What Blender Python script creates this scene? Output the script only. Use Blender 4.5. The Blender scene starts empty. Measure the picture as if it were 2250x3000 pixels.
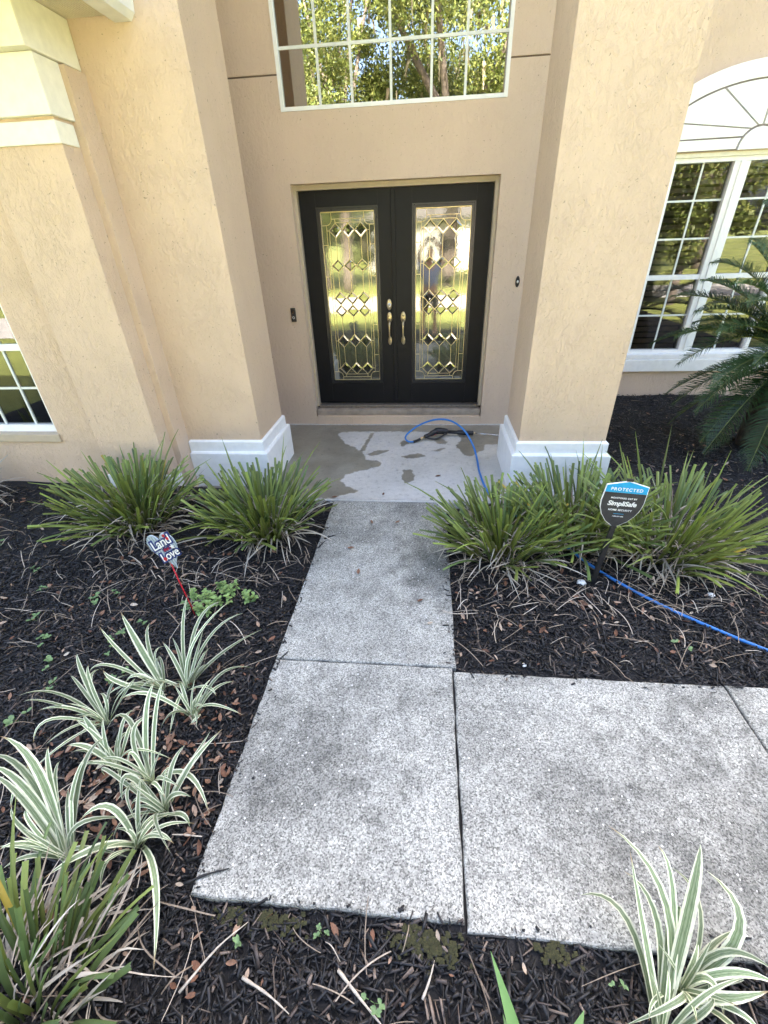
import bpy, bmesh, math, random
import numpy as np
from mathutils import Vector, Matrix, Quaternion

SC = bpy.context.scene
COL = SC.collection
rnd = random.Random(7)
R = math.radians

# ------------------------------------------------------------------ camera
CAM_H = 1.864
yaw, pitch, roll = -0.10965, 0.553795, 0.03823
fw = Vector((math.sin(yaw)*math.cos(pitch), math.cos(yaw)*math.cos(pitch), -math.sin(pitch)))
r0 = Vector((math.cos(yaw), -math.sin(yaw), 0)); d0 = fw.cross(r0)
rt = math.cos(roll)*r0 + math.sin(roll)*d0
dn = -math.sin(roll)*r0 + math.cos(roll)*d0
cam = bpy.data.cameras.new('camera'); camo = bpy.data.objects.new('camera', cam); COL.objects.link(camo)
m = Matrix.Identity(4)
for i in range(3):
    m[i][0], m[i][1], m[i][2] = rt[i], -dn[i], -fw[i]
m[2][3] = CAM_H
camo.matrix_world = m
cam.sensor_fit = 'VERTICAL'; cam.sensor_height = 36.0; cam.lens = 1290.5/3000*36
cam.clip_start = 0.02; cam.clip_end = 600
SC.camera = camo

# ------------------------------------------------------------------ sky, sun, exposure
SUN_EL, SUN_AZ = R(45), R(10)          # the sun stands behind the house
w = bpy.data.worlds.new('World'); SC.world = w; w.use_nodes = True
nt = w.node_tree; bg = nt.nodes['Background']
sky = nt.nodes.new('ShaderNodeTexSky'); sky.sky_type = 'NISHITA'; sky.sun_disc = False
sky.sun_elevation = SUN_EL; sky.sun_rotation = SUN_AZ
sky.air_density = 0.75; sky.dust_density = 6.0; sky.ozone_density = 0.8
nt.links.new(sky.outputs[0], bg.inputs[0]); bg.inputs[1].default_value = 0.13
sun = bpy.data.lights.new('sun', 'SUN'); sun.energy = 4.6; sun.angle = R(0.53); sun.color = (1.0, 0.95, 0.86)
suno = bpy.data.objects.new('sun', sun); COL.objects.link(suno)
sd = Vector((math.sin(SUN_AZ)*math.cos(SUN_EL), math.cos(SUN_AZ)*math.cos(SUN_EL), math.sin(SUN_EL)))
suno.rotation_euler = (-sd).to_track_quat('-Z', 'Y').to_euler(); suno.location = (4, 20, 25)
vs = SC.view_settings
vs.view_transform = 'Standard'; vs.look = 'None'; vs.gamma = 1; vs.exposure = 3.5
SC.cycles.max_bounces = 8; SC.cycles.diffuse_bounces = 4; SC.cycles.glossy_bounces = 4
SC.cycles.transparent_max_bounces = 8
SC.cycles.use_denoising = True

# ------------------------------------------------------------------ helpers
def tag(o, label=None, cat=None, group=None, kind=None):
    if label: o['label'] = label
    if cat: o['category'] = cat
    if group: o['group'] = group
    if kind: o['kind'] = kind
    return o

def empty(name, loc=(0, 0, 0), label=None, cat=None, group=None):
    o = bpy.data.objects.new(name, None); COL.objects.link(o); o.location = loc
    o.empty_display_size = 0.1
    return tag(o, label, cat, group)

def setpar(o, p, keep=True):
    if p is None: return
    o.parent = p
    if keep:                                        # o is given in world coordinates
        q = p; M = Matrix.Identity(4)
        while q is not None:
            M = q.matrix_basis.copy() @ M if q.parent is None else (q.matrix_parent_inverse @ q.matrix_basis) @ M
            q = q.parent
        o.matrix_parent_inverse = M.inverted()

def obj(name, me, mat=None, parent=None, keep=True):
    o = bpy.data.objects.new(name, me); COL.objects.link(o)
    if mat is not None:
        me.materials.clear(); me.materials.append(mat)
    setpar(o, parent, keep)
    return o

def bm_obj(name, bm, mat, parent=None, smooth=False, keep=True):
    me = bpy.data.meshes.new(name); bm.to_mesh(me); bm.free()
    if smooth: me.polygons.foreach_set('use_smooth', [True]*len(me.polygons))
    return obj(name, me, mat, parent, keep)

def pd(name, v, f, mat, parent=None, smooth=False, keep=True):
    me = bpy.data.meshes.new(name); me.from_pydata([tuple(a) for a in v], [], f); me.update()
    if smooth: me.polygons.foreach_set('use_smooth', [True]*len(me.polygons))
    return obj(name, me, mat, parent, keep)

def np_mesh(name, V, F, smooth=False):
    """V (n,3), F (m,k) arrays -> mesh, fast"""
    me = bpy.data.meshes.new(name); k = F.shape[1]
    me.vertices.add(len(V)); me.vertices.foreach_set('co', V.astype(np.float32).ravel())
    me.loops.add(F.size); me.loops.foreach_set('vertex_index', F.astype(np.int32).ravel())
    me.polygons.add(len(F)); me.polygons.foreach_set('loop_start', np.arange(0, F.size, k, dtype=np.int32))
    if smooth: me.polygons.foreach_set('use_smooth', np.ones(len(F), dtype=bool))
    me.update(calc_edges=True)
    return me

def add_box(bm, x0, x1, y0, y1, z0, z1):
    vs_ = [bm.verts.new(p) for p in ((x0,y0,z0),(x1,y0,z0),(x1,y1,z0),(x0,y1,z0),(x0,y0,z1),(x1,y0,z1),(x1,y1,z1),(x0,y1,z1))]
    for f in ((0,3,2,1),(4,5,6,7),(0,1,5,4),(1,2,6,5),(2,3,7,6),(3,0,4,7)):
        bm.faces.new([vs_[i] for i in f])
    return vs_

def box(name, x0, x1, y0, y1, z0, z1, mat, parent=None, bev=0, seg=2, keep=True):
    bm = bmesh.new(); add_box(bm, x0, x1, y0, y1, z0, z1)
    if bev: bmesh.ops.bevel(bm, geom=bm.edges[:], offset=bev, segments=seg, profile=0.6, affect='EDGES')
    return bm_obj(name, bm, mat, parent, keep=keep)

def add_tube(bm, pts, rad, n=8, cap=True):
    pts = [Vector(p) for p in pts]; rings = []
    if not hasattr(rad, '__len__'): rad = [rad]*len(pts)
    up = Vector((0, 0, 1))
    for i, p in enumerate(pts):
        t = (pts[min(i+1, len(pts)-1)] - pts[max(i-1, 0)]).normalized()
        a = t.cross(up)
        if a.length < 0.05: a = t.cross(Vector((1, 0, 0)))
        a.normalize(); b = a.cross(t)
        rings.append([bm.verts.new(p + (a*math.cos(2*math.pi*k/n) + b*math.sin(2*math.pi*k/n))*rad[i]) for k in range(n)])
    for i in range(len(rings)-1):
        for k in range(n):
            bm.faces.new((rings[i][k], rings[i][(k+1) % n], rings[i+1][(k+1) % n], rings[i+1][k]))
    if cap:
        bm.faces.new(rings[0][::-1]); bm.faces.new(rings[-1])

def tube(name, pts, rad, mat, parent=None, n=8, keep=True):
    bm = bmesh.new(); add_tube(bm, pts, rad, n)
    bmesh.ops.recalc_face_normals(bm, faces=bm.faces[:])
    return bm_obj(name, bm, mat, parent, smooth=True, keep=keep)

def catmull(P, n=8):
    P = [Vector(p) for p in P]; out = []
    Q = [P[0]*2-P[1]] + P + [P[-1]*2-P[-2]]
    for i in range(1, len(Q)-2):
        for k in range(n):
            t = k/n; a, b, c, d = Q[i-1], Q[i], Q[i+1], Q[i+2]
            out.append(0.5*((2*b) + (c-a)*t + (2*a-5*b+4*c-d)*t*t + (3*b-a-3*c+d)*t**3))
    out.append(P[-1]); return out

def wall_holes(name, x0, x1, z0, z1, y, holes, depth, mat, parent):
    """a wall facing -Y at y with rectangular holes (hx0,hx1,hz0,hz1[,depth]) and their reveals"""
    xs = sorted({x0, x1, *[h[0] for h in holes], *[h[1] for h in holes]}); xs = [x for x in xs if x0 <= x <= x1]
    zs = sorted({z0, z1, *[h[2] for h in holes], *[h[3] for h in holes]}); zs = [z for z in zs if z0 <= z <= z1]
    V = []; F = []
    def quad(*p):
        n = len(V); V.extend(p); F.append((n, n+1, n+2, n+3))
    for i in range(len(xs)-1):
        for j in range(len(zs)-1):
            cx, cz = (xs[i]+xs[i+1])/2, (zs[j]+zs[j+1])/2
            if any(h[0] < cx < h[1] and h[2] < cz < h[3] for h in holes): continue
            quad((xs[i],y,zs[j]),(xs[i+1],y,zs[j]),(xs[i+1],y,zs[j+1]),(xs[i],y,zs[j+1]))
    for h in holes:
        a, b, c, d = h[:4]; e = y + (h[4] if len(h) > 4 else depth)
        quad((a,y,c),(a,y,d),(a,e,d),(a,e,c)); quad((b,y,d),(b,y,c),(b,e,c),(b,e,d))
        quad((a,y,d),(b,y,d),(b,e,d),(a,e,d)); quad((b,y,c),(a,y,c),(a,e,c),(b,e,c))
    e = y + depth
    quad((x0,y,z0),(x0,y,z1),(x0,e,z1),(x0,e,z0)); quad((x1,y,z1),(x1,y,z0),(x1,e,z0),(x1,e,z1))
    quad((x0,y,z1),(x1,y,z1),(x1,e,z1),(x0,e,z1))
    return pd(name, V, F, mat, parent)

# ------------------------------------------------------------------ materials
def new_mat(name):
    M = bpy.data.materials.new(name); M.use_nodes = True
    return M, M.node_tree, M.node_tree.nodes['Principled BSDF']

def ramp(nt, fac, stops, interp='LINEAR'):
    n = nt.nodes.new('ShaderNodeValToRGB'); n.color_ramp.interpolation = interp
    e = n.color_ramp.elements
    while len(e) < len(stops): e.new(0.5)
    for k, (p, c) in enumerate(stops):
        e[k].position = p; e[k].color = (c, c, c, 1) if not hasattr(c, '__len__') else (*c, 1)
    nt.links.new(fac, n.inputs[0]); return n

def noise(nt, co, scale, detail=4, rough=0.55, dist=0.0):
    n = nt.nodes.new('ShaderNodeTexNoise'); n.inputs['Scale'].default_value = scale
    n.inputs['Detail'].default_value = detail; n.inputs['Roughness'].default_value = rough
    n.inputs['Distortion'].default_value = dist; nt.links.new(co, n.inputs['Vector']); return n

def coords(nt, kind='Object', scale=None, rot=None):
    t = nt.nodes.new('ShaderNodeTexCoord'); o = t.outputs[kind]
    if scale or rot:
        mp = nt.nodes.new('ShaderNodeMapping')
        if scale: mp.inputs['Scale'].default_value = scale
        if rot: mp.inputs['Rotation'].default_value = rot
        nt.links.new(o, mp.inputs[0]); o = mp.outputs[0]
    return o

def mixc(nt, fac, a, b, blend='MIX'):
    n = nt.nodes.new('ShaderNodeMix'); n.data_type = 'RGBA'; n.blend_type = blend
    for s, v in ((n.inputs[0], fac), (n.inputs[6], a), (n.inputs[7], b)):
        if hasattr(v, 'is_linked'): nt.links.new(v, s)
        else: s.default_value = v if not hasattr(v, '__len__') else (*v, 1)
    return n.outputs[2]

def math_n(nt, op, a, b=0.5):
    n = nt.nodes.new('ShaderNodeMath'); n.operation = op
    for s, v in ((n.inputs[0], a), (n.inputs[1], b)):
        if hasattr(v, 'is_linked'): nt.links.new(v, s)
        else: s.default_value = v
    return n.outputs[0]

def bump(nt, p, h, strength=0.3, dist=0.01):
    b = nt.nodes.new('ShaderNodeBump'); b.inputs['Strength'].default_value = strength
    b.inputs['Distance'].default_value = dist; nt.links.new(h, b.inputs['Height'])
    nt.links.new(b.outputs[0], p.inputs['Normal']); return b

def plain(name, c, rough=0.6, metal=0.0, var=0.12, vscale=18, bstr=0.0, bscale=60, spec=0.5):
    M, nt, p = new_mat(name); co = coords(nt)
    n = noise(nt, co, vscale, 5)
    lo = tuple(v*(1-var) for v in c); hi = tuple(min(1, v*(1+var)) for v in c)
    rr = ramp(nt, n.outputs[0], [(0.3, lo), (0.7, hi)])
    nt.links.new(rr.outputs[0], p.inputs['Base Color'])
    p.inputs['Roughness'].default_value = rough; p.inputs['Metallic'].default_value = metal
    p.inputs['Specular IOR Level'].default_value = spec
    if bstr: bump(nt, p, noise(nt, co, bscale, 4).outputs[0], bstr, 0.004)
    return M

def stucco(name, c, amp=0.5, rot=(0, 0.6, 0)):
    """painted hand-trowelled stucco: smooth flats with torn ridges and small pits"""
    M, nt, p = new_mat(name)
    co = coords(nt, scale=(1, 1, 1), rot=rot); cs = coords(nt, scale=(1.6, 1.6, 0.8), rot=rot)
    big = noise(nt, co, 3.2, 4, 0.6)
    a = noise(nt, cs, 21, 7, 0.66, 0.7)
    b = noise(nt, co, 85, 5, 0.7, 0.4)
    ridge = ramp(nt, a.outputs[0], [(0.40, 0.0), (0.50, 0.22), (0.58, 0.75), (0.70, 1.0)])
    patch = ramp(nt, big.outputs[0], [(0.34, 0.15), (0.60, 1.0)])
    h = math_n(nt, 'MULTIPLY', ridge.outputs[0], patch.outputs[0])
    h = math_n(nt, 'ADD', h, math_n(nt, 'MULTIPLY', b.outputs[0], 0.55))
    bump(nt, p, h, amp, 0.014)
    st = noise(nt, coords(nt, scale=(1.2, 1.2, 0.35)), 2.3, 5, 0.6)
    col = ramp(nt, st.outputs[0], [(0.3, tuple(v*0.95 for v in c)), (0.68, tuple(v*1.025 for v in c))])
    pit = ramp(nt, noise(nt, co, 60, 3, 0.5, 0.6).outputs[0], [(0.27, 0.55), (0.33, 1.0)])
    out = mixc(nt, 1.0, col.outputs[0], pit.outputs[0], 'MULTIPLY')
    nt.links.new(out, p.inputs['Base Color'])
    p.inputs['Roughness'].default_value = 0.75; p.inputs['Specular IOR Level'].default_value = 0.3
    return M

def aggregate(name):
    """weathered exposed-aggregate walk concrete"""
    M, nt, p = new_mat(name); co = coords(nt)
    v = nt.nodes.new('ShaderNodeTexVoronoi'); v.inputs['Scale'].default_value = 205; nt.links.new(co, v.inputs['Vector'])
    sp = nt.nodes.new('ShaderNodeSeparateColor'); nt.links.new(v.outputs['Color'], sp.inputs[0])
    n1 = noise(nt, co, 260, 3, 0.65); n2 = noise(nt, co, 1.7, 6, 0.62, 0.3); n3 = noise(nt, co, 9, 5, 0.65); n4 = noise(nt, co, 88, 4, 0.7)
    f = math_n(nt, 'ADD', math_n(nt, 'MULTIPLY', sp.outputs[0], 0.55), math_n(nt, 'MULTIPLY', n1.outputs[0], 0.65))
    grain = ramp(nt, f, [(0.20, 0.07), (0.40, 0.26), (0.58, 0.46), (0.82, 0.66), (0.98, 0.86)])
    s1 = ramp(nt, n2.outputs[0], [(0.34, 0.60), (0.50, 0.88), (0.62, 1.0)])
    s2 = ramp(nt, n3.outputs[0], [(0.30, 0.72), (0.58, 1.04)])
    s3 = ramp(nt, n4.outputs[0], [(0.34, 0.34), (0.47, 1.0)])
    o = mixc(nt, 1.0, grain.outputs[0], s1.outputs[0], 'MULTIPLY'); o = mixc(nt, 1.0, o, s2.outputs[0], 'MULTIPLY')
    o = mixc(nt, 0.62, o, s3.outputs[0], 'MULTIPLY')
    o = mixc(nt, 1.0, o, (0.83, 0.815, 0.715), 'MULTIPLY')
    # old algae stains with their own places
    for (sx, sy, sr, k) in ((0.12, 2.30, 0.36, 0.50), (1.30, 0.72, 0.75, 0.55), (-0.50, 1.02, 0.5, 0.70)):
        mp = nt.nodes.new('ShaderNodeVectorMath'); mp.operation = 'DISTANCE'; nt.links.new(co, mp.inputs[0]); mp.inputs[1].default_value = (sx, sy, 0)
        dd = math_n(nt, 'ADD', math_n(nt, 'DIVIDE', mp.outputs['Value'], sr), math_n(nt, 'MULTIPLY', math_n(nt, 'SUBTRACT', n3.outputs[0], 0.5), 1.6))
        o = mixc(nt, 1.0, o, ramp(nt, dd, [(0.15, k), (1.0, 1.0)]).outputs[0], 'MULTIPLY')
    # white pebbles showing here and there
    v2 = nt.nodes.new('ShaderNodeTexVoronoi'); v2.inputs['Scale'].default_value = 75; nt.links.new(co, v2.inputs['Vector'])
    s5 = nt.nodes.new('ShaderNodeSeparateColor'); nt.links.new(v2.outputs['Color'], s5.inputs[0])
    near = ramp(nt, v2.outputs['Distance'], [(0.24, 1.0), (0.34, 0.0)])
    pick = ramp(nt, s5.outputs[1], [(0.955, 0.0), (0.965, 1.0)])
    o = mixc(nt, math_n(nt, 'MULTIPLY', near.outputs[0], pick.outputs[0]), o, (0.72, 0.70, 0.66))
    nt.links.new(o, p.inputs['Base Color'])
    p.inputs['Roughness'].default_value = 0.9; p.inputs['Specular IOR Level'].default_value = 0.25
    bump(nt, p, math_n(nt, 'ADD', f, math_n(nt, 'MULTIPLY', n4.outputs[0], 0.5)), 0.55, 0.004)
    return M

def porch_mat(name):
    """broom-finished porch concrete; the mesh attribute 'wet' marks the damp film left by washing"""
    M, nt, p = new_mat(name); co = coords(nt)
    n1 = noise(nt, co, 2.2, 6, 0.65, 0.4); n2 = noise(nt, co, 24, 5, 0.65); n3 = noise(nt, co, 150, 3); n5 = noise(nt, co, 34, 4, 0.6)
    dry = ramp(nt, n1.outputs[0], [(0.3, (0.49, 0.475, 0.43)), (0.68, (0.61, 0.59, 0.54))])
    wetc = ramp(nt, n1.outputs[0], [(0.3, (0.20, 0.178, 0.135)), (0.68, (0.32, 0.295, 0.235))])
    at = nt.nodes.new('ShaderNodeAttribute'); at.attribute_name = 'wet'
    w0 = math_n(nt, 'ADD', at.outputs['Fac'], math_n(nt, 'MULTIPLY', math_n(nt, 'SUBTRACT', n5.outputs[0], 0.5), 0.9))
    w0 = math_n(nt, 'MULTIPLY', w0, math_n(nt, 'GREATER_THAN', at.outputs['Fac'], 0.02))
    wf = ramp(nt, w0, [(0.36, 0.0), (0.58, 1.0)]).outputs[0]
    s = ramp(nt, n2.outputs[0], [(0.28, 0.66), (0.42, 0.98), (0.7, 1.05)])
    s3 = ramp(nt, n3.outputs[0], [(0.3, 0.8), (0.6, 1.05)])
    wv = nt.nodes.new('ShaderNodeTexWave'); wv.bands_direction = 'Y'; wv.inputs['Scale'].default_value = 14; wv.inputs['Distortion'].default_value = 2.5
    wv.inputs['Detail'].default_value = 3; nt.links.new(co, wv.inputs['Vector'])
    wl = ramp(nt, wv.outputs[0], [(0.1, 0.86), (0.5, 1.0)])
    o = mixc(nt, wf, dry.outputs[0], wetc.outputs[0])
    for q in (s, s3, wl): o = mixc(nt, 1.0, o, q.outputs[0], 'MULTIPLY')
    nt.links.new(o, p.inputs['Base Color'])
    rg = nt.nodes.new('ShaderNodeMapRange'); nt.links.new(wf, rg.inputs[0]); rg.inputs[3].default_value = 0.85; rg.inputs[4].default_value = 0.30
    nt.links.new(rg.outputs[0], p.inputs['Roughness']); p.inputs['Specular IOR Level'].default_value = 0.4
    bump(nt, p, n3.outputs[0], 0.2, 0.002)
    return M

def attr_mat(name, stops, rough=0.8, attr='tint', spec=0.3, trans=0.0, nscale=80, bstr=0.4):
    """colour picked per piece by the mesh attribute 'tint'"""
    M, nt, p = new_mat(name)
    a = nt.nodes.new('ShaderNodeAttribute'); a.attribute_name = attr
    c = ramp(nt, a.outputs['Fac'], stops); co = coords(nt)
    n = noise(nt, co, nscale, 4)
    g = ramp(nt, n.outputs[0], [(0.3, 0.7), (0.7, 1.2)])
    o = mixc(nt, 1.0, c.outputs[0], g.outputs[0], 'MULTIPLY')
    nt.links.new(o, p.inputs['Base Color'])
    p.inputs['Roughness'].default_value = rough; p.inputs['Specular IOR Level'].default_value = spec
    if bstr: bump(nt, p, n.outputs[0], bstr, 0.003)
    if trans:
        t = nt.nodes.new('ShaderNodeBsdfTranslucent'); nt.links.new(o, t.inputs[0])
        mx = nt.nodes.new('ShaderNodeMixShader'); mx.inputs[0].default_value = trans
        nt.links.new(p.outputs[0], mx.inputs[1]); nt.links.new(t.outputs[0], mx.inputs[2])
        nt.links.new(mx.outputs[0], nt.nodes['Material Output'].inputs[0])
    return M

def blade_mat(name, base, tip, stripes=None, rough=0.42, trans=0.22, edge=None):
    """strap leaf: UV u runs across, v along"""
    M, nt, p = new_mat(name); uv = coords(nt, 'UV')
    sx = nt.nodes.new('ShaderNodeSeparateXYZ'); nt.links.new(uv, sx.inputs[0])
    oi = nt.nodes.new('ShaderNodeObjectInfo')
    c = ramp(nt, sx.outputs[1], [(0.0, base), (0.35, tuple((a+b)/2 for a, b in zip(base, tip))), (1.0, tip)]).outputs[0]
    if stripes:
        d = math_n(nt, 'ABSOLUTE', math_n(nt, 'SUBTRACT', sx.outputs[0], 0.5))
        wob = noise(nt, coords(nt, 'UV', scale=(1, 4, 1)), 5, 2)
        d = math_n(nt, 'ADD', d, math_n(nt, 'MULTIPLY', math_n(nt, 'SUBTRACT', wob.outputs[0], 0.5), 0.05))
        k = ramp(nt, d, [(0.0, 0.06), (0.035, 0.30), (0.06, 0.04), (0.17, 0.02), (0.20, 0.35), (0.225, 0.05), (0.27, 0.04), (0.305, 0.95), (0.5, 1.0)])
        c = mixc(nt, k.outputs[0], c, stripes)
        # the leaf bases are pale
        kb = ramp(nt, sx.outputs[1], [(0.0, 0.75), (0.16, 0.0)])
        c = mixc(nt, kb.outputs[0], c, (0.50, 0.55, 0.30))
        tn = noise(nt, coords(nt, 'UV', scale=(3, 9, 1)), 2.5, 4)
        c = mixc(nt, 1.0, c, ramp(nt, tn.outputs[0], [(0.30, 0.72), (0.55, 1.06)]).outputs[0], 'MULTIPLY')
        kt = math_n(nt, 'MULTIPLY', ramp(nt, math_n(nt, 'ADD', sx.outputs[1], math_n(nt, 'MULTIPLY', math_n(nt, 'SUBTRACT', tn.outputs[0], 0.5), 0.12)), [(0.90, 0.0), (0.96, 0.9)]).outputs[0], math_n(nt, 'GREATER_THAN', oi.outputs['Random'], 0.45))
        c = mixc(nt, kt, c, (0.26, 0.17, 0.08))
    hv = nt.nodes.new('ShaderNodeHueSaturation')
    nt.links.new(c, hv.inputs['Color'])
    val = nt.nodes.new('ShaderNodeMapRange'); nt.links.new(oi.outputs['Random'], val.inputs[0])
    val.inputs[3].default_value = 0.60; val.inputs[4].default_value = 1.40
    nt.links.new(val.outputs[0], hv.inputs['Value'])
    nt.links.new(hv.outputs[0], p.inputs['Base Color'])
    st = noise(nt, coords(nt, 'UV', scale=(26, 1.2, 1)), 3, 3)
    bump(nt, p, st.outputs[0], 0.25, 0.002)
    p.inputs['Roughness'].default_value = rough; p.inputs['Specular IOR Level'].default_value = 0.4
    t = nt.nodes.new('ShaderNodeBsdfTranslucent'); nt.links.new(hv.outputs[0], t.inputs[0])
    mx = nt.nodes.new('ShaderNodeMixShader'); mx.inputs[0].default_value = trans
    nt.links.new(p.outputs[0], mx.inputs[1]); nt.links.new(t.outputs[0], mx.inputs[2])
    nt.links.new(mx.outputs[0], nt.nodes['Material Output'].inputs[0])
    return M

def glass_mat(name, refl=0.3, tint=(0.5, 0.52, 0.5), wav=0.0, wscale=3.0, rough=0.0, body=None, rcol=(1, 1, 1)):
    """coated window glass: sharp reflection over a see-through or cloudy body"""
    M, nt, p = new_mat(name); nt.nodes.remove(p)
    g = nt.nodes.new('ShaderNodeBsdfGlossy'); g.inputs['Roughness'].default_value = rough; g.inputs['Color'].default_value = (*rcol, 1)
    if body:
        t = nt.nodes.new('ShaderNodeBsdfDiffuse'); t.inputs[0].default_value = (*body, 1)
    else:
        t = nt.nodes.new('ShaderNodeBsdfTransparent'); t.inputs[0].default_value = (*tint, 1)
    lw = nt.nodes.new('ShaderNodeLayerWeight'); lw.inputs[0].default_value = 0.35
    mr = nt.nodes.new('ShaderNodeMapRange'); nt.links.new(lw.outputs['Fresnel'], mr.inputs[0])
    mr.inputs[3].default_value = refl; mr.inputs[4].default_value = 1.0
    mx = nt.nodes.new('ShaderNodeMixShader'); nt.links.new(mr.outputs[0], mx.inputs[0])
    nt.links.new(t.outputs[0], mx.inputs[1]); nt.links.new(g.outputs[0], mx.inputs[2])
    nt.links.new(mx.outputs[0], nt.nodes['Material Output'].inputs[0])
    if wav:
        co = coords(nt); n = noise(nt, co, wscale, 2, 0.5)
        b = nt.nodes.new('ShaderNodeBump'); b.inputs['Strength'].default_value = wav; b.inputs['Distance'].default_value = 0.01
        nt.links.new(n.outputs[0], b.inputs['Height']); nt.links.new(b.outputs[0], g.inputs['Normal'])
    return M

MT = {}
MT['stucco'] = stucco('stucco_tan', (0.65, 0.492, 0.348), 0.58)
MT['stucco_smooth'] = stucco('stucco_tan_entry', (0.64, 0.495, 0.37), 0.48, (0, -0.2, 0))  # same tan paint, tone lifted in place of fill light in the recess
MT['groove'] = plain('groove_brown', (0.16, 0.115, 0.09), 0.9)
MT['fan_groove'] = plain('fan_groove_grey', (0.27, 0.235, 0.215), 0.9)
MT['white'] = plain('white_paint', (0.86, 0.85, 0.81), 0.55, var=0.05, bstr=0.25, bscale=45)
MT['cream'] = plain('cream_trim', (0.80, 0.77, 0.65), 0.55, var=0.06, bstr=0.12, bscale=30)
MT['vinyl'] = plain('white_vinyl', (0.84, 0.84, 0.81), 0.35, var=0.04)
MT['muntin'] = plain('muntin_white', (0.70, 0.72, 0.68), 0.4, var=0.05)
MT['black_paint'] = plain('black_door_paint', (0.0065, 0.0065, 0.008), 0.42, var=0.2, vscale=9, bstr=0.06, bscale=40, spec=0.22)
MT['black_gloss'] = plain('black_moulding', (0.011, 0.011, 0.013), 0.25, var=0.2)
MT['frame_tan'] = plain('door_frame_tan', (0.47, 0.385, 0.275), 0.5, var=0.06)
MT['sill_metal'] = plain('threshold', (0.20, 0.17, 0.14), 0.45, metal=0.4, var=0.3, vscale=40)
MT['ledge'] = plain('step_ledge', (0.33, 0.27, 0.21), 0.75, var=0.25, vscale=11, bstr=0.3, bscale=30)
MT['brass'] = plain('brass_came', (0.78, 0.64, 0.36), 0.28, metal=0.85, var=0.1)
MT['brass_dull'] = plain('antique_brass', (0.62, 0.50, 0.30), 0.3, metal=0.9, var=0.2, vscale=60)
MT['steel'] = plain('steel', (0.62, 0.62, 0.62), 0.25, metal=1.0, var=0.08)
MT['black_plastic'] = plain('black_plastic', (0.018, 0.018, 0.02), 0.42, var=0.2)
MT['white_plastic'] = plain('white_plastic', (0.75, 0.74, 0.70), 0.35, var=0.04)
MT['unlit_room'] = plain('unlit_room', (0.035, 0.032, 0.03), 0.9, var=0.4, vscale=3)  # near-black colour stands in for missing light indoors
MT['blind'] = plain('brown_blind', (0.13, 0.10, 0.085), 0.45, var=0.2)
MT['blue_hose'] = plain('blue_hose', (0.022, 0.17, 0.50), 0.36, var=0.1, vscale=30)
MT['soffit'] = plain('soffit', (0.72, 0.66, 0.50), 0.6, var=0.05)
MT['gutter'] = plain('gutter_white', (0.74, 0.74, 0.70), 0.4, var=0.1, vscale=7)
MT['shingle'] = plain('roof_shingle', (0.11, 0.10, 0.09), 0.95, var=0.35, vscale=30, bstr=0.6)
MT['concrete'] = aggregate('walk_concrete')
MT['slab_edge'] = plain('joint_fill', (0.035, 0.033, 0.03), 0.95, var=0.3, vscale=50)
MT['porch'] = porch_mat('porch_concrete')
MT['pane'] = glass_mat('window_glass', 0.06, (0.75, 0.76, 0.75), 0.010, 1.3)
MT['pane_up'] = glass_mat('upper_window_glass', 0.40, (0.25, 0.25, 0.25), 0.012, 1.5)
MT['door_glass'] = glass_mat('obscure_door_glass', 0.20, wav=0.012, wscale=60, rough=0.02, body=(0.085, 0.080, 0.058), rcol=(1.0, 1.0, 0.93))
MT['bevel_glass'] = glass_mat('bevel_glass', 0.16, rough=0.01, body=(0.022, 0.021, 0.016), rcol=(1.0, 0.98, 0.88))  # dark body colour stands in for the unlit hall behind clear diamonds
MT['sign_blue'] = plain('sign_blue', (0.01, 0.33, 0.62), 0.4, var=0.06)
MT['sign_black'] = plain('sign_charcoal', (0.030, 0.030, 0.034), 0.45, var=0.25, vscale=25)
MT['sign_white'] = plain('sign_white', (0.82, 0.82, 0.80), 0.45, var=0.03)
MT['navy'] = plain('navy_print', (0.018, 0.035, 0.16), 0.5, var=0.1)
MT['red'] = plain('red_paint', (0.50, 0.015, 0.03), 0.45, var=0.15)
MT['heart_a'] = plain('heart_pale', (0.36, 0.44, 0.50), 0.6, var=0.15, vscale=40)
MT['heart_b'] = plain('heart_stripe', (0.20, 0.24, 0.26), 0.6, var=0.15, vscale=40)
MT['chips'] = attr_mat('mulch_chips', [(0.0, (0.0045, 0.0045, 0.005)), (0.5, (0.011, 0.0098, 0.0093)), (0.72, (0.026, 0.021, 0.0185)), (0.88, (0.070, 0.052, 0.042)), (0.97, (0.18, 0.135, 0.10))], 0.55, spec=0.5)
MT['litter'] = attr_mat('leaf_litter', [(0.0, (0.07, 0.035, 0.022)), (0.35, (0.16, 0.075, 0.042)), (0.6, (0.26, 0.15, 0.095)), (0.85, (0.38, 0.28, 0.20)), (1.0, (0.50, 0.44, 0.34))], 0.65)
MT['straw'] = attr_mat('dry_straw', [(0.0, (0.12, 0.09, 0.065)), (0.5, (0.30, 0.24, 0.175)), (1.0, (0.56, 0.50, 0.41))], 0.7, bstr=0.2)
MT['weed'] = plain('weed_green', (0.12, 0.20, 0.075), 0.6, var=0.3, vscale=30)
MT['mint'] = plain('mint_green', (0.19, 0.29, 0.085), 0.6, var=0.35, vscale=22, bstr=0.3, bscale=120)
MT['moss'] = plain('moss', (0.032, 0.032, 0.010), 0.95, var=0.4, vscale=90, bstr=0.6, bscale=200)
MT['grass_a'] = blade_mat('strap_green_a', (0.115, 0.14, 0.034), (0.205, 0.255, 0.065))
MT['grass_b'] = blade_mat('strap_green_b', (0.07, 0.10, 0.030), (0.125, 0.185, 0.06))
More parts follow.
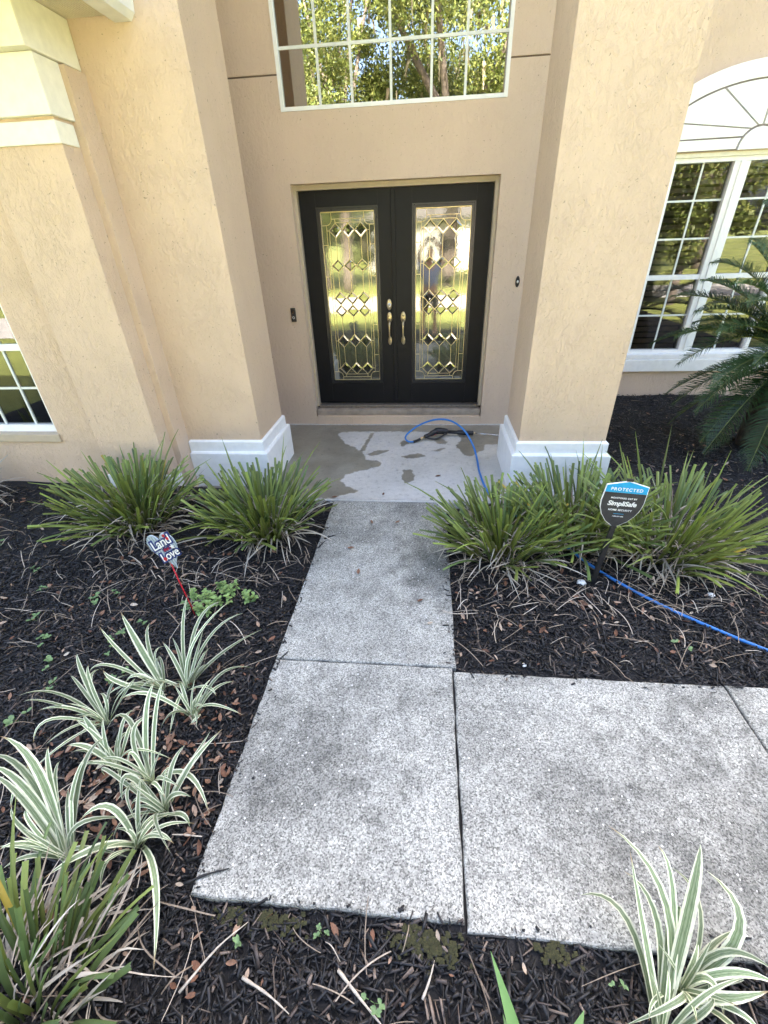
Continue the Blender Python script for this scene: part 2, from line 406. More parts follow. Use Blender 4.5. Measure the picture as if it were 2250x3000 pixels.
MT['grass_c'] = blade_mat('strap_green_c', (0.15, 0.18, 0.035), (0.22, 0.29, 0.065))
MT['grass_y'] = blade_mat('strap_yellow', (0.30, 0.27, 0.05), (0.45, 0.33, 0.05))
MT['grass_d'] = blade_mat('strap_dry', (0.36, 0.31, 0.23), (0.52, 0.48, 0.40), rough=0.7, trans=0.1)
MT['varieg'] = blade_mat('strap_variegated', (0.16, 0.225, 0.10), (0.14, 0.205, 0.09), stripes=(0.76, 0.77, 0.55), trans=0.2)
MT['broad'] = blade_mat('strap_broad', (0.11, 0.20, 0.05), (0.13, 0.24, 0.07))
MT['palm'] = blade_mat('palm_green', (0.028, 0.062, 0.020), (0.045, 0.10, 0.030), rough=0.32, trans=0.15)
MT['palm_rib'] = plain('palm_rib', (0.10, 0.13, 0.03), 0.5, var=0.2)
MT['palm_trunk'] = plain('palm_trunk', (0.06, 0.045, 0.032), 0.95, var=0.5, vscale=25, bstr=0.9, bscale=30)
MT['bark'] = plain('bark', (0.15, 0.12, 0.095), 0.95, var=0.4, vscale=8, bstr=0.9, bscale=12)
MT['leaf_tree'] = attr_mat('oak_leaves', [(0.0, (0.05, 0.075, 0.018)), (0.5, (0.13, 0.16, 0.035)), (1.0, (0.27, 0.27, 0.075))], 0.5, trans=0.25, nscale=2, bstr=0)
MT['tree_moss'] = attr_mat('hanging_moss', [(0.0, (0.16, 0.13, 0.08)), (1.0, (0.34, 0.29, 0.19))], 0.9, trans=0.2, nscale=4, bstr=0)

# ------------------------------------------------------------------ the setting: ground
def smooth(a, b, x):
    t = np.clip((x-a)/(b-a), 0, 1); return t*t*(3-2*t)
def mulch_z(x, y):
    x = np.asarray(x, float); y = np.asarray(y, float)
    z = -0.022 + 0.0*x
    under = (x > -2.1) & (x < 1.54) & (y > 3.2) & (y < 5.0)
    z = z + 0.165*smooth(1.7, 3.1, y)*smooth(0.9, 1.8, -x)
    z = z + 0.07*smooth(2.0, 5.2, y)*smooth(0.6, 1.6, x)
    z = z + 0.012*np.sin(3.1*x+1.3*y)*np.sin(2.3*y-0.7*x) + 0.006*np.sin(9*x+2)*np.sin(8*y+1)
    return np.where(under, -0.09, z)

def grass_mat(name, a, b, sc=9):
    M, nt, p = new_mat(name); co = coords(nt)
    n = noise(nt, co, sc, 6, 0.7); n2 = noise(nt, co, 0.5, 3)
    c = ramp(nt, n.outputs[0], [(0.3, a), (0.7, b)])
    g = ramp(nt, n2.outputs[0], [(0.3, 0.75), (0.7, 1.15)])
    nt.links.new(mixc(nt, 1.0, c.outputs[0], g.outputs[0], 'MULTIPLY'), p.inputs['Base Color'])
    p.inputs['Roughness'].default_value = 0.8; bump(nt, p, n.outputs[0], 0.8, 0.04); return M
MT['lawn'] = grass_mat('lawn_grass', (0.15, 0.18, 0.035), (0.27, 0.28, 0.065))
MT['soil'] = plain('mulch_soil', (0.008, 0.0075, 0.0075), 0.9, var=0.6, vscale=60, bstr=1.0, bscale=70)
MT['road'] = plain('road_concrete', (0.46, 0.43, 0.39), 0.85, var=0.12, vscale=2)

lawn = pd('lawn', [(-220,-220,-0.12),(220,-220,-0.12),(220,220,-0.12),(-220,220,-0.12)], [(0,1,2,3)], MT['lawn']); tag(lawn, kind='structure')
road = pd('road', [(-90,-9.4,-0.112),(90,-9.4,-0.112),(90,-5.3,-0.112),(-90,-5.3,-0.112)], [(0,1,2,3)], MT['road']); tag(road, kind='structure')
gx = np.arange(-6.0, 6.01, 0.08); gy = np.arange(-1.5, 6.3, 0.08)
GX, GY = np.meshgrid(gx, gy); GZ = mulch_z(GX, GY) - 0.008
GZ = np.where((GY < -1.35) | (np.abs(GX) > 5.9), -0.13, GZ)
nx, ny = len(gx), len(gy)
idx = np.arange(nx*ny).reshape(ny, nx)
F = np.stack([idx[:-1,:-1], idx[:-1,1:], idx[1:,1:], idx[1:,:-1]], -1).reshape(-1, 4)
bed = obj('mulch_bed', np_mesh('mulch_bed', np.stack([GX, GY, GZ], -1).reshape(-1, 3), F, True), MT['soil']); tag(bed, kind='structure')

# walk slabs: each slab a part of the path, worn edges
path = empty('concrete_path', (-0.3, 1.6, 0)); tag(path, kind='structure')
def slab(name, x0, x1, y0, y1, parent, seed, mat, z=0.0, th=0.1, bev=0.009, wob=0.0032):
    rr = random.Random(seed); n = 26; P = []
    for k in range(n): P.append((x0+(x1-x0)*k/n, y0))
    for k in range(n): P.append((x1, y0+(y1-y0)*k/n))
    for k in range(n): P.append((x1-(x1-x0)*k/n, y1))
    for k in range(n): P.append((x0, y1-(y1-y0)*k/n))
    cx, cy = (x0+x1)/2, (y0+y1)/2; Q = []
    for k, (a, b) in enumerate(P):
        s = wob*(math.sin(k*0.9+seed)*0.5 + rr.uniform(-.6, .6)); Q.append((a - s*(1 if a > cx else -1), b - s*(1 if b > cy else -1)))
    bm = bmesh.new()
    def ring(off, z_):
        return [bm.verts.new((a+(off if a < cx else -off)*(1 if abs(a-cx) > (x1-x0)*0.45 else 0), b+(off if b < cy else -off)*(1 if abs(b-cy) > (y1-y0)*0.45 else 0), z_)) for a, b in Q]
    r = [ring(0, z-th), ring(0, z-bev), ring(bev*0.35, z-bev*0.3), ring(bev, z)]
    for i in range(3):
        for k in range(len(Q)):
            j = (k+1) % len(Q); bm.faces.new((r[i][k], r[i][j], r[i+1][j], r[i+1][k]))
    bm.faces.new(r[3])
    return bm_obj(name, bm, mat, parent)
slab('slab', -0.772, 0.170, 1.516, 3.163, path, 1, MT['concrete'])
slab('slab', -0.772, 0.152, 0.520, 1.509, path, 2, MT['concrete'])
slab('slab', 0.160, 1.436, 0.500, 1.488, path, 3, MT['concrete'])
slab('slab', 1.444, 2.90, 0.500, 1.492, path, 4, MT['concrete'])
box('joint_fill', -0.74, 2.88, 0.53, 1.47, -0.09, -0.022, MT['slab_edge'], path)
box('joint_fill', -0.74, 0.14, 1.475, 3.20, -0.09, -0.02, MT['slab_edge'], path)
porch = slab('porch', -2.12, 1.56, 3.172, 5.05, None, 5, MT['porch'], z=0.004, th=0.14, wob=0.003); tag(porch, kind='structure')

# wet film left by washing the porch, darker than the dry concrete
def jag(P, seed, amp=0.012, n=7):
    rr = random.Random(seed); out = []
    for i in range(len(P)):
        a = Vector((*P[i], 0)); b = Vector((*P[(i+1) % len(P)], 0)); d = b-a
        nn = max(2, int(d.length/0.03)) if d.length < 1.2 else 4
        nrm = Vector((-d.y, d.x, 0)).normalized() if d.length else Vector()
        for k in range(nn):
            q = a + d*(k/nn)
            if d.length < 1.0: q = q + nrm*rr.uniform(-amp, amp)
            out.append((q.x, q.y))
    return out
WET = [[(-1.002,4.61),(-0.863,4.341),(-0.775,4.289),(-0.668,4.151),(-0.635,4.09),(-0.602,3.965),(-0.477,3.948),(-0.429,3.874),(-0.462,3.8),(-0.61,3.716),(-0.745,3.627),(-0.776,3.51),(-0.683,3.382),(-0.599,3.33),(-0.612,3.283),(-0.686,3.263),(-0.821,3.185),(-0.95,3.19),(-2.05,3.19),(-2.05,4.92),(0.98,4.92),(0.98,4.35),(0.615,4.36),(0.575,4.212),(0.448,4.07),(0.37,4.1),(0.311,4.304),(0.368,4.5),(0.351,4.68),(-0.069,4.711),(-0.33,4.724),(-0.63,4.712),(-0.969,4.695)],[(-0.257,4.037),(-0.157,4.098),(-0.083,4.124),(0.001,4.062),(-0.056,4.022),(-0.17,4.0)],[(-0.213,3.743),(-0.136,3.755),(-0.106,3.626),(-0.113,3.529),(-0.178,3.48),(-0.214,3.558)],[(-0.625,4.672),(-0.591,4.662),(-0.616,4.434),(-0.644,4.164),(-0.685,4.171),(-0.656,4.433)],[(-0.593,4.091),(-0.51,4.195),(-0.374,4.197),(-0.46,4.113),(-0.554,4.051)],[(0.086,4.465),(0.149,4.535),(0.225,4.421),(0.197,4.355),(0.111,4.376)],[(0.05,4.183),(0.161,4.268),(0.203,4.26),(0.125,4.176)],[(-0.283,4.393),(-0.242,4.461),(-0.178,4.416),(-0.25,4.284)]]
px_ = np.arange(-2.105, 1.546, 0.02); py_ = np.arange(3.187, 5.04, 0.02)
PX, PY_ = np.meshgrid(px_, py_); pts = np.stack([PX.ravel(), PY_.ravel()], -1); best = np.full(len(pts), -9.0)
for i, P in enumerate(WET):
    Q = np.array(jag(P, 20+i, 0.014 if i == 0 else 0.008)); B = np.roll(Q, -1, 0); ins = np.zeros(len(pts), bool); dm = np.full(len(pts), 9.0)
    for a, b in zip(Q, B):
        d = b-a; L2 = max(1e-9, float(d @ d)); t = np.clip(((pts-a) @ d)/L2, 0, 1)
        dm = np.minimum(dm, np.linalg.norm(pts-a-t[:, None]*d, axis=1))
        c = (a[1] > pts[:, 1]) != (b[1] > pts[:, 1])
        if c.any(): ins[c] ^= pts[c, 0] < d[0]*(pts[c, 1]-a[1])/d[1]+a[0]
    best = np.maximum(best, np.where(ins, dm, -dm))
wet = np.clip(0.5+best/0.05, 0, 1)
ny, nx = PX.shape; idx = np.arange(nx*ny).reshape(ny, nx)
F = np.stack([idx[:-1,:-1], idx[:-1,1:], idx[1:,1:], idx[1:,:-1]], -1).reshape(-1, 4)
me = np_mesh('porch_surface', np.stack([PX, PY_, np.full_like(PX, 0.0075)], -1).reshape(-1, 3), F)
me.attributes.new('wet', 'FLOAT', 'POINT').data.foreach_set('value', wet.astype(np.float32))
obj('porch_surface', me, MT['porch'], porch)

# ------------------------------------------------------------------ the house
YW, YD, YC = 4.966, 5.10, 3.43
house = empty('house', (0, 5.0, 0), 'tan stucco house with tall square pillars and black double front doors', 'house')
S, SS = MT['stucco'], MT['stucco_smooth']
wall_holes('entry_wall', -2.02, 1.02, -0.1, 6.2, YW,
           [(-1.306, 0.612, 0.02, 2.325, 0.14), (-1.309, 0.610, 2.829, 4.70, 0.06), (-2.02, -1.309, 3.059, 3.071, 0.012), (0.610, 1.02, 3.059, 3.071, 0.012)], 0.3, SS, house)
box('groove', -2.02, -1.312, YW+0.010, YW+0.02, 3.05, 3.08, MT['groove'], house)
box('groove', 0.613, 1.02, YW+0.010, YW+0.02, 3.05, 3.08, MT['groove'], house)
box('return_wall', 1.021, 1.18, YW+0.003, 5.92, -0.1, 6.2, SS, house)
box('return_wall', -2.25, -2.021, 4.053, YW+0.3, -0.1, 6.2, SS, house)

# pillars with stepped white plinths
def pillar(x0, x1, px0):
    p = box('pillar', x0, x1, YC, 4.05, 0.0, 5.599, S, house, bev=0.006)
    def pl(y0, xa, xb, yb, z0, z1, nm='plinth'):
        bm = bmesh.new(); add_box(bm, xa, xb, y0, yb, z0, z1)
        bmesh.ops.bevel(bm, geom=[e for e in bm.edges if all(v.co.z > z1-1e-4 for v in e.verts)], offset=0.012, segments=1, affect='EDGES')
        bm_obj(nm, bm, MT['white'], p)
    pl(YC-0.022, px0, x1+0.022 if x1 > 0 or px0 > -2.1 else x1+0.022, 4.072, -0.06, 0.435)
    pl(YC-0.05, px0-(0.028 if px0 > 0 else 0), x1+0.05, 4.10, -0.06, 0.335)
    return p
pl_l = pillar(-2.30, -1.415, -2.062)
pl_r = pillar(0.746, 1.423, 0.724)
box('portico_ceiling', -2.35, 1.60, 3.25, YW-0.003, 5.60, 5.74, MT['soffit'], house)  # out of view, height chosen for how much light reaches the recess
pd('portico_roof', [(-2.6,3.0,5.743),(1.85,3.0,5.743),(1.85,6.4,5.743),(-2.6,6.4,5.743),(-0.37,3.0,6.1),(-0.37,6.4,6.1)],
   [(0,1,4),(1,2,5,4),(2,3,5),(3,0,4,5),(0,3,2,1)], MT['shingle'], house)

# left wing: wall with window, corner pier with capital, stepped corner, eave
YL = 3.17
wall_holes('wing_wall', -9.0, -2.645, -0.1, 2.97, YL, [(-4.30, -3.025, 0.585, 2.25)], 0.16, S, house)
pier = box('pier', -2.642, -2.120, 3.09, 3.60, -0.1, 2.75, S, house, bev=0.006)
box('corner_strip', -2.4, -2.066, 3.248, 3.8, -0.1, 2.76, S, house, bev=0.004)
box('plinth', -2.655, -2.108, 3.072, 3.30, -0.1, 0.265, MT['white'], pier, bev=0.008)
for a, b, c, d, e, yb in ((-2.66, -2.112, 3.076, 2.392, 2.497, 3.24), (-2.675, -2.098, 3.050, 2.512, 2.765, 3.25), (-9.0, -2.080, 2.988, 2.767, 2.985, 3.427)):
    box('capital', a, b, c, yb, d, e, MT['cream'], pier, bev=0.006)
sof = box('soffit', -9.0, -1.80, 2.45, 3.426, 2.987, 3.02, MT['soffit'], house)
for k in range(18):
    box('slat', -2.06+0.015*k, -2.054+0.015*k, 2.46, 3.42, 2.984, 2.990, MT['soffit'], sof)
gb = bmesh.new()
gut = [(-1.80, 2.955), (-1.70, 2.955), (-1.672, 2.985), (-1.662, 3.055), (-1.670, 3.075), (-1.80, 3.075)]
va = [gb.verts.new((x, 2.45, z)) for x, z in gut]; vb = [gb.verts.new((x, 3.428, z)) for x, z in gut]
for i in range(6):
    j = (i+1) % 6; gb.faces.new((va[i], va[j], vb[j], vb[i]))
gb.faces.new(va[::-1]); gb.faces.new(vb); bmesh.ops.recalc_face_normals(gb, faces=gb.faces[:])
bm_obj('gutter', gb, MT['gutter'], house)
pd('wing_roof', [(-10,2.35,3.08),(-1.68,2.35,3.08),(-1.68,3.428,3.08),(-3.4,5.0,4.3),(-10,5.0,4.3)], [(0,1,3,4),(1,2,3)], MT['shingle'], house)

# right wing
YR = 5.90
wall_holes('wing_wall', 1.18, 9.0, -0.1, 6.2, YR, [(2.02, 4.26, 0.50, 2.498, 0.12), (1.18, 2.42, 3.098, 3.108, 0.012)], 0.2, SS, house)
box('groove', 1.18, 2.43, YR+0.010, YR+0.02, 3.09, 3.115, MT['groove'], house)
box('main_wall', -9.0, -2.26, 5.0, 5.2, 2.9, 6.2, S, house)
box('unseen_block', -9.0, 9.0, 6.9, 15.0, -0.1, 6.2, S, house)  # unseen block, made two storeys to throw shade over the front yard
pd('unseen_roof', [(-9.6,4.75,6.2),(9.6,5.45,6.2),(9.6,15.6,6.2),(-9.6,15.6,6.2),(-4,10.3,8.2),(4,10.3,8.2)],  # unseen roof over the block, there to cast the house shadow
   [(0,1,5,4),(1,2,5),(2,3,4,5),(3,0,4),(0,3,2,1)], MT['shingle'], house)

# arched fan trim above the right window: separate raised panels on a dark ground
fan = None
FX, FZ = 3.165, 2.503
def ell(a, b, t): return (FX + a*math.cos(t), FZ + b*math.sin(t))
def prism(name, poly, y0, y1, mat, parent):
    n = len(poly); V = [(x, y0, z) for x, z in poly] + [(x, y1, z) for x, z in poly]
    F = [tuple(range(n)), tuple(range(2*n-1, n-1, -1))] + [((i+1) % n, i, n+i, n+(i+1) % n) for i in range(n)]
    bm = bmesh.new(); vv = [bm.verts.new(v) for v in V]
    for f in F: bm.faces.new([vv[i] for i in f])
    bmesh.ops.recalc_face_normals(bm, faces=bm.faces[:])
    return bm_obj(name, bm, mat, parent)
N = 40
fan = prism('arched_trim', [ell(1.137, 0.662, math.pi*k/N) for k in range(N+1)], YR-0.006, YR+0.05, MT['fan_groove'], house)
g = 0.008
prism('panel', [ell(1.137, 0.662, math.pi*k/N) for k in range(N+1)] + [ell(1.006, 0.530, math.pi*k/N) for k in range(N, -1, -1)], YR-0.032, YR-0.004, MT['white'], fan)
prism('panel', [ell(0.168, 0.172, math.pi*k/12) for k in range(13)], YR-0.032, YR-0.004, MT['white'], fan)
ci = [0, 31, 57, 76, 97]          # angles on the small circle and matching angles on the inner ellipse, degrees
ce = [0, 10.5, 27.5, 64, 92]
A = [(a, b) for a, b in zip(ci, ce)]
A = A[:4] + [(90-0, 90)] if False else A[:4]
angs = A + [(180-a, 180-b) for a, b in A[::-1]]
angs = A + [(90, 90)] + [(180-a, 180-b) for a, b in A[::-1]]
for (a0, b0), (a1, b1) in zip(angs[:-1], angs[1:]):
    gi, ge = 2.6, 0.55
    inn = [ell(0.186, 0.190, R(a0+gi+(a1-a0-2*gi)*k/6)) for k in range(7)]
    out = [ell(0.990, 0.514, R(b0+ge+(b1-b0-2*ge)*k/8)) for k in range(8, -1, -1)]
    prism('panel', inn + out, YR-0.030, YR-0.004, MT['white'], fan)

# windows -----------------------------------------------------------
def window(name, x0, x1, z0, z1, y, vb, hb, fr=0.035, sill=None, glass=None, rails=(), mull=(), mw=0.018, fd=0.05):
    """one window: frame, bars, single panes between bars. vb/hb: bar centres; mull: (x0,x1) thick posts; rails: (z0,z1)"""
    wn = empty(name, ((x0+x1)/2, y, z0)); setpar(wn, house)
    bm = bmesh.new()
    for a in ((x0, x0+fr, z0, z1), (x1-fr, x1, z0, z1)): add_box(bm, a[0], a[1], y-fd, y+0.03, a[2], a[3])
    for a in ((z0, z0+fr), (z1-fr, z1)): add_box(bm, x0+fr+0.0005, x1-fr-0.0005, y-fd+0.002, y+0.03, a[0], a[1])
    bm_obj('frame', bm, MT['vinyl'], wn)
    for a, b in mull:
        box('mullion', a, b, y-fd+0.004, y+0.028, z0+fr, z1-fr, MT['vinyl'], wn, bev=0.006)
        box('mullion', (a+b)/2-0.02, (a+b)/2+0.02, y-fd-0.008, y-fd+0.006, z0+fr, z1-fr, MT['vinyl'], wn, bev=0.003)
    xe = sorted([x0+fr, x1-fr] + [q for m_ in mull for q in m_])
    bays = [(xe[i], xe[i+1]) for i in range(0, len(xe), 2)]
    for a, b in bays:
        for c, d in rails: box('rail', a+0.001, b-0.001, y-fd+0.014, y+0.02, c, d, MT['vinyl'], wn, bev=0.003)
    ze = sorted([z0+fr, z1-fr] + [q for r_ in rails for q in r_])
    rows = [(ze[i], ze[i+1]) for i in range(0, len(ze), 2)]
    for a, b in bays:
        for c, d in rows:
            vx = [v for v in vb if a < v < b]; hz = [h for h in hb if c < h < d]
            for v in vx: box('muntin', v-mw/2, v+mw/2, y-0.009, y+0.006, c, d, MT['muntin'], wn)
            for h in hz:
                for p, q in zip([a]+[v+mw/2+.0004 for v in vx], [v-mw/2-.0004 for v in vx]+[b]):
                    box('muntin', p, q, y-0.008, y+0.006, h-mw/2, h+mw/2, MT['muntin'], wn)
            X = [a] + vx + [b]; Z = [c] + hz + [d]
            for i in range(len(X)-1):
                for j in range(len(Z)-1):
                    pd('pane', [(X[i],y,Z[j]),(X[i+1],y,Z[j]),(X[i+1],y,Z[j+1]),(X[i],y,Z[j+1])], [(0,1,2,3)], glass, wn)
    return wn
win_u = window('window', -1.308, 0.609, 2.830, 4.699, YW+0.028, [-0.962, -0.684, -0.353, -0.018, 0.261], [3.226, 3.60, 3.97, 4.34], fr=0.028, glass=MT['pane_up'], mw=0.020, fd=0.034)
win_l = window('window', -4.299, -3.026, 0.586, 2.249, YL+0.085, [-4.08, -3.804, -3.530, -3.256], [0.945, 1.60, 1.92], fr=0.06, glass=MT['pane'], rails=[(1.232, 1.281)], fd=0.03, mw=0.017)
box('sill', -4.31, -3.012, YL-0.018, YL+0.05, 0.522, 0.588, MT['frame_tan'], win_l, bev=0.006)
win_r = window('window', 2.024, 4.256, 0.56, 2.462, YR+0.085, [2.768, 3.482, 3.83], [2.105, 1.760, 0.985], fr=0.04, glass=MT['pane'],
               rails=[(1.362, 1.412)], mull=[(2.425, 2.485), (3.045, 3.198), (3.78, 3.84)], fd=0.055)
box('sill', 1.95, 4.33, YR-0.045, YR+0.06, 0.355, 0.502, MT['white'], win_r, bev=0.01)
box('sill', 1.97, 4.31, YR-0.028, YR+0.07, 0.503, 0.562, MT['white'], win_r, bev=0.012)
box('head', 2.023, 4.257, YR+0.012, YR+0.07, 2.463, 2.497, MT['cream'], win_r)
for a, b in ((2.07, 2.42), (2.49, 3.04), (3.20, 3.775), (3.845, 4.21)):
    for k in range(28):
        zc = 0.62 + k*0.066
        pd('blind_slat', [(a,YR+0.15,zc-0.022),(b,YR+0.15,zc-0.022),(b,YR+0.185,zc+0.022),(a,YR+0.185,zc+0.022)], [(0,1,2,3)], MT['blind'], win_r)
# rooms behind the glass, their unlit darkness put into the colour
def room(x0, x1, y0, y1, z0, z1):
    bm = bmesh.new(); add_box(bm, x0, x1, y0, y1, z0, z1)
    for f in list(bm.faces):
        if all(abs(v.co.y-y0) < 1e-5 for v in f.verts): bm.faces.remove(f)
    bm_obj('room', bm, MT['unlit_room'], house)
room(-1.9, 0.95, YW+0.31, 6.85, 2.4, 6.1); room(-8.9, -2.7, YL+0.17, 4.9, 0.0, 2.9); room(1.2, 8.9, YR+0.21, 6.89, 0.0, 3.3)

# entry doors --------------------------------------------------------
X0, XM, X1, Z0, Z1 = -1.272, -0.355, 0.575, 0.222, 2.276
fr = bmesh.new()
add_box(fr, -1.305, X0-0.003, YW+0.075, YW+0.20, 0.20, 2.324)
add_box(fr, X1+0.003, 0.611, YW+0.075, YW+0.20, 0.20, 2.324)
add_box(fr, X0-0.0025, X1+0.0025, YW+0.077, YW+0.20, Z1+0.004, 2.323)
dfr = bm_obj('door_frame', fr, MT['frame_tan'], house)
st = bmesh.new(); add_box(st, -1.303, 0.609, YW-0.012, YW+0.20, 0.0, 0.112)
bmesh.ops.bevel(st, geom=[e for e in st.edges if e.verts[0].co.z > 0.1 and e.verts[1].co.z > 0.1], offset=0.012, segments=2, affect='EDGES')
step = bm_obj('doorstep', st, SS, house)
box('ledge', -1.296, 0.602, YW+0.004, YW+0.19, 0.1125, 0.178, MT['ledge'], step, bev=0.01)
box('threshold', X0, X1, YW+0.06, YW+0.19, 0.179, 0.214, MT['sill_metal'], step, bev=0.006)
box('entry_dark_panel', -1.30, 0.60, YD+0.10, YD+0.13, 0.0, 2.32, MT['unlit_room'], house)  # thin dark panel in place of the unlit hall behind the doors

dia_me = None
def door(x0, x1, gcx, hx, side):
    d = empty('door', ((x0+x1)/2, YD, Z0)); setpar(d, house)
    GZ0, GZ1, gw = 0.487, 2.111, 0.2665
    a, b = gcx-gw-0.036, gcx+gw+0.036; c, e = GZ0-0.036, GZ1+0.036
    bm = bmesh.new()                                   # stiles and rails
    for q in ((x0, a, Z0, Z1), (b, x1, Z0, Z1)): add_box(bm, q[0], q[1], YD, YD+0.044, q[2], q[3])
    for q in ((Z0, c), (e, Z1)): add_box(bm, a+0.0004, b-0.0004, YD+0.0006, YD+0.044, q[0], q[1])
    bm_obj('door_leaf', bm, MT['black_paint'], d)
    bm = bmesh.new()                                   # moulded glazing frame, two steps
    for o0, o1, pr_ in ((0.0, 0.014, 0.004), (0.016, 0.036, 0.012)):
        for q in ((a+o0, a+o1, c+o0, e-o0), (b-o1, b-o0, c+o0, e-o0)): add_box(bm, q[0], q[1], YD-pr_, YD+0.03, q[2], q[3])
        for q in ((c+o0, c+o1), (e-o1, e-o0)): add_box(bm, a+o1+.0004, b-o1-.0004, YD-pr_+0.0004, YD+0.03, q[0], q[1])
    bm_obj('glazing_frame', bm, MT['black_gloss'], d)
    yg = YD+0.012
    pd('glass', [(gcx-gw,yg,GZ0),(gcx+gw,yg,GZ0),(gcx+gw,yg,GZ1),(gcx-gw,yg,GZ1)], [(0,1,2,3)], MT['door_glass'], d)
    # brass came
    bm = bmesh.new()
    def line(p, q, w=0.0062):
        p = Vector((p[0], 0, p[1])); q = Vector((q[0], 0, q[1])); t = (q-p).normalized(); n = Vector((-t.z, 0, t.x))*w/2
        y0, y1 = yg-0.0060, yg+0.001; V = []
        for s in (p-n, p+n, q+n, q-n):
            V.append(bm.verts.new((gcx+s.x, y1, s.z)))
        for s in (p-n*0.4, p+n*0.4, q+n*0.4, q-n*0.4):
            V.append(bm.verts.new((gcx+s.x, y0, s.z)))
        for f in ((4,5,6,7),(0,1,5,4),(1,2,6,5),(2,3,7,6),(3,0,4,7)): bm.faces.new([V[i] for i in f])
    rows = [(1.953, 0.062), (1.648, 0.055), (1.347, 0.063), (1.222, 0.060), (0.918, 0.067), (0.620, 0.066)]
    cs = (-0.1255, 0.0, 0.1255); hw = 0.0627
    for s in (-1, 1):
        line((s*0.213, 0.581), (s*0.213, 1.997)); line((s*0.187, 0.62), (s*0.187, 1.953))
        line((s*0.262, 0.49), (s*0.262, 2.108), 0.006)
        for zz in (0.581, 0.766, 1.08, 1.55, 1.83, 1.997): line((s*0.213, zz), (s*0.260, zz))
        for zz in (0.62, 0.918, 1.345, 1.648, 1.953): line((s*0.187, zz), (s*0.213, zz))
        for z_, zz, sg in ((1.997, 2.049, 1), (0.581, 0.524, -1)):      # concave corners
            pts = [(s*(0.213-0.052*(1-math.cos(t))), z_ + (zz-z_)*math.sin(t)) for t in [math.pi/2*k/5 for k in range(6)]]
            pts = [(s*(0.161+0.052*(1-math.sin(t))), zz + (z_-zz)*(1-math.cos(math.pi/2-t)) ) for t in [math.pi/2*k/5 for k in range(6)]]
            pts = [(s*(0.213-0.052*math.sin(t)), zz+(z_-zz)*math.cos(t)) for t in [math.pi/2*k/5 for k in range(6)]]
            cx_, cz_ = s*0.213, zz
            pts = [(cx_-s*0.052*math.cos(t), cz_+(z_-zz)*math.sin(t)) for t in [math.pi/2*k/5 for k in range(6)]]
            for p, q in zip(pts[:-1], pts[1:]): line(p, q)
            line((s*0.161, zz), (s*0.161, 2.108 if sg > 0 else 0.49))
    for zz in (2.049, 0.524): line((-0.161, zz), (0.161, zz))
    for zz in (2.018, 0.554): line((-0.1255, zz), (0.1255, zz))
    for s in (-0.1255, 0.1255): line((s, 2.018), (s, 2.049)); line((s, 0.524), (s, 0.554))
    line((-0.262, 2.106), (0.262, 2.106), 0.012); line((-0.262, 0.492), (0.262, 0.492), 0.006)
    for (za, ha), (zb, hb_) in zip(rows[:-1], rows[1:]):
        for c_ in cs:
            if za-ha-zb-hb_ > 0.01: line((c_, za-ha), (c_, zb+hb_))
    for z_, h_ in rows:
        for c_ in cs:
            for p, q in (((c_, z_+h_), (c_+hw, z_)), ((c_+hw, z_), (c_, z_-h_)), ((c_, z_-h_), (c_-hw, z_)), ((c_-hw, z_), (c_, z_+h_))): line(p, q, 0.0072)
    bmesh.ops.recalc_face_normals(bm, faces=bm.faces[:])
    bm_obj('came', bm, MT['brass'], d)
    global dia_me
    if dia_me is None:                                 # bevelled diamond, unit size
        V = [(0, 0, 1), (1, 0, 0), (0, 0, -1), (-1, 0, 0), (0, -0.03, 0.70), (0.70, -0.03, 0), (0, -0.03, -0.70), (-0.70, -0.03, 0)]
        dia_me = bpy.data.meshes.new('diamond'); dia_me.from_pydata(V, [], [(7,6,5,4)[::-1], (0,4,5,1), (1,5,6,2), (2,6,7,3), (3,7,4,0)]); dia_me.materials.append(MT['bevel_glass'])
    rr = random.Random(side+5)
    for z_, h_ in rows:
        for c_ in cs:
            o = bpy.data.objects.new('diamond', dia_me); COL.objects.link(o)
            o.location = (gcx+c_, yg-0.0006, z_); o.scale = (hw*0.97, 0.05, h_*0.97)
            o.rotation_euler = (rr.uniform(-.006, .006), 0, rr.uniform(-.006, .006)); setpar(o, d)
    # handle set
    def oval(cx, cz, w_, h_, th, y=YD, n=24):
        bm = bmesh.new()
        r1 = [bm.verts.new((cx+w_*math.cos(2*math.pi*k/n), y+0.001, cz+h_*math.sin(2*math.pi*k/n))) for k in range(n)]
        r2 = [bm.verts.new((cx+w_*.95*math.cos(2*math.pi*k/n), y-th*.6, cz+h_*.96*math.sin(2*math.pi*k/n))) for k in range(n)]
        r3 = [bm.verts.new((cx+w_*.75*math.cos(2*math.pi*k/n), y-th, cz+h_*.82*math.sin(2*math.pi*k/n))) for k in range(n)]
        for A_, B_ in ((r1, r2), (r2, r3)):
            for k in range(n): bm.faces.new((A_[k], A_[(k+1) % n], B_[(k+1) % n], B_[k]))
        bm.faces.new(r3); bmesh.ops.recalc_face_normals(bm, faces=bm.faces[:]); return bm
    bm_obj('handle_plate', oval(hx, 1.150, 0.028, 0.056, 0.010), MT['brass_dull'], d, True)
    bm_obj('handle_plate', oval(hx, 0.915, 0.021, 0.046, 0.009), MT['brass_dull'], d, True)
    tube('grip', catmull([(hx,YD-0.006,1.125),(hx,YD-0.045,1.09),(hx,YD-0.058,1.03),(hx,YD-0.05,0.97),(hx,YD-0.03,0.925),(hx,YD-0.006,0.915)], 5),
         [0.013]*5+[0.013, .012, .0105, .009, .008]+[0.0075]*16, MT['brass_dull'], d, 10)
    box('thumb_latch', hx-0.013, hx+0.013, YD-0.034, YD-0.008, 1.163, 1.171, MT['black_plastic'], d, bev=0.003)
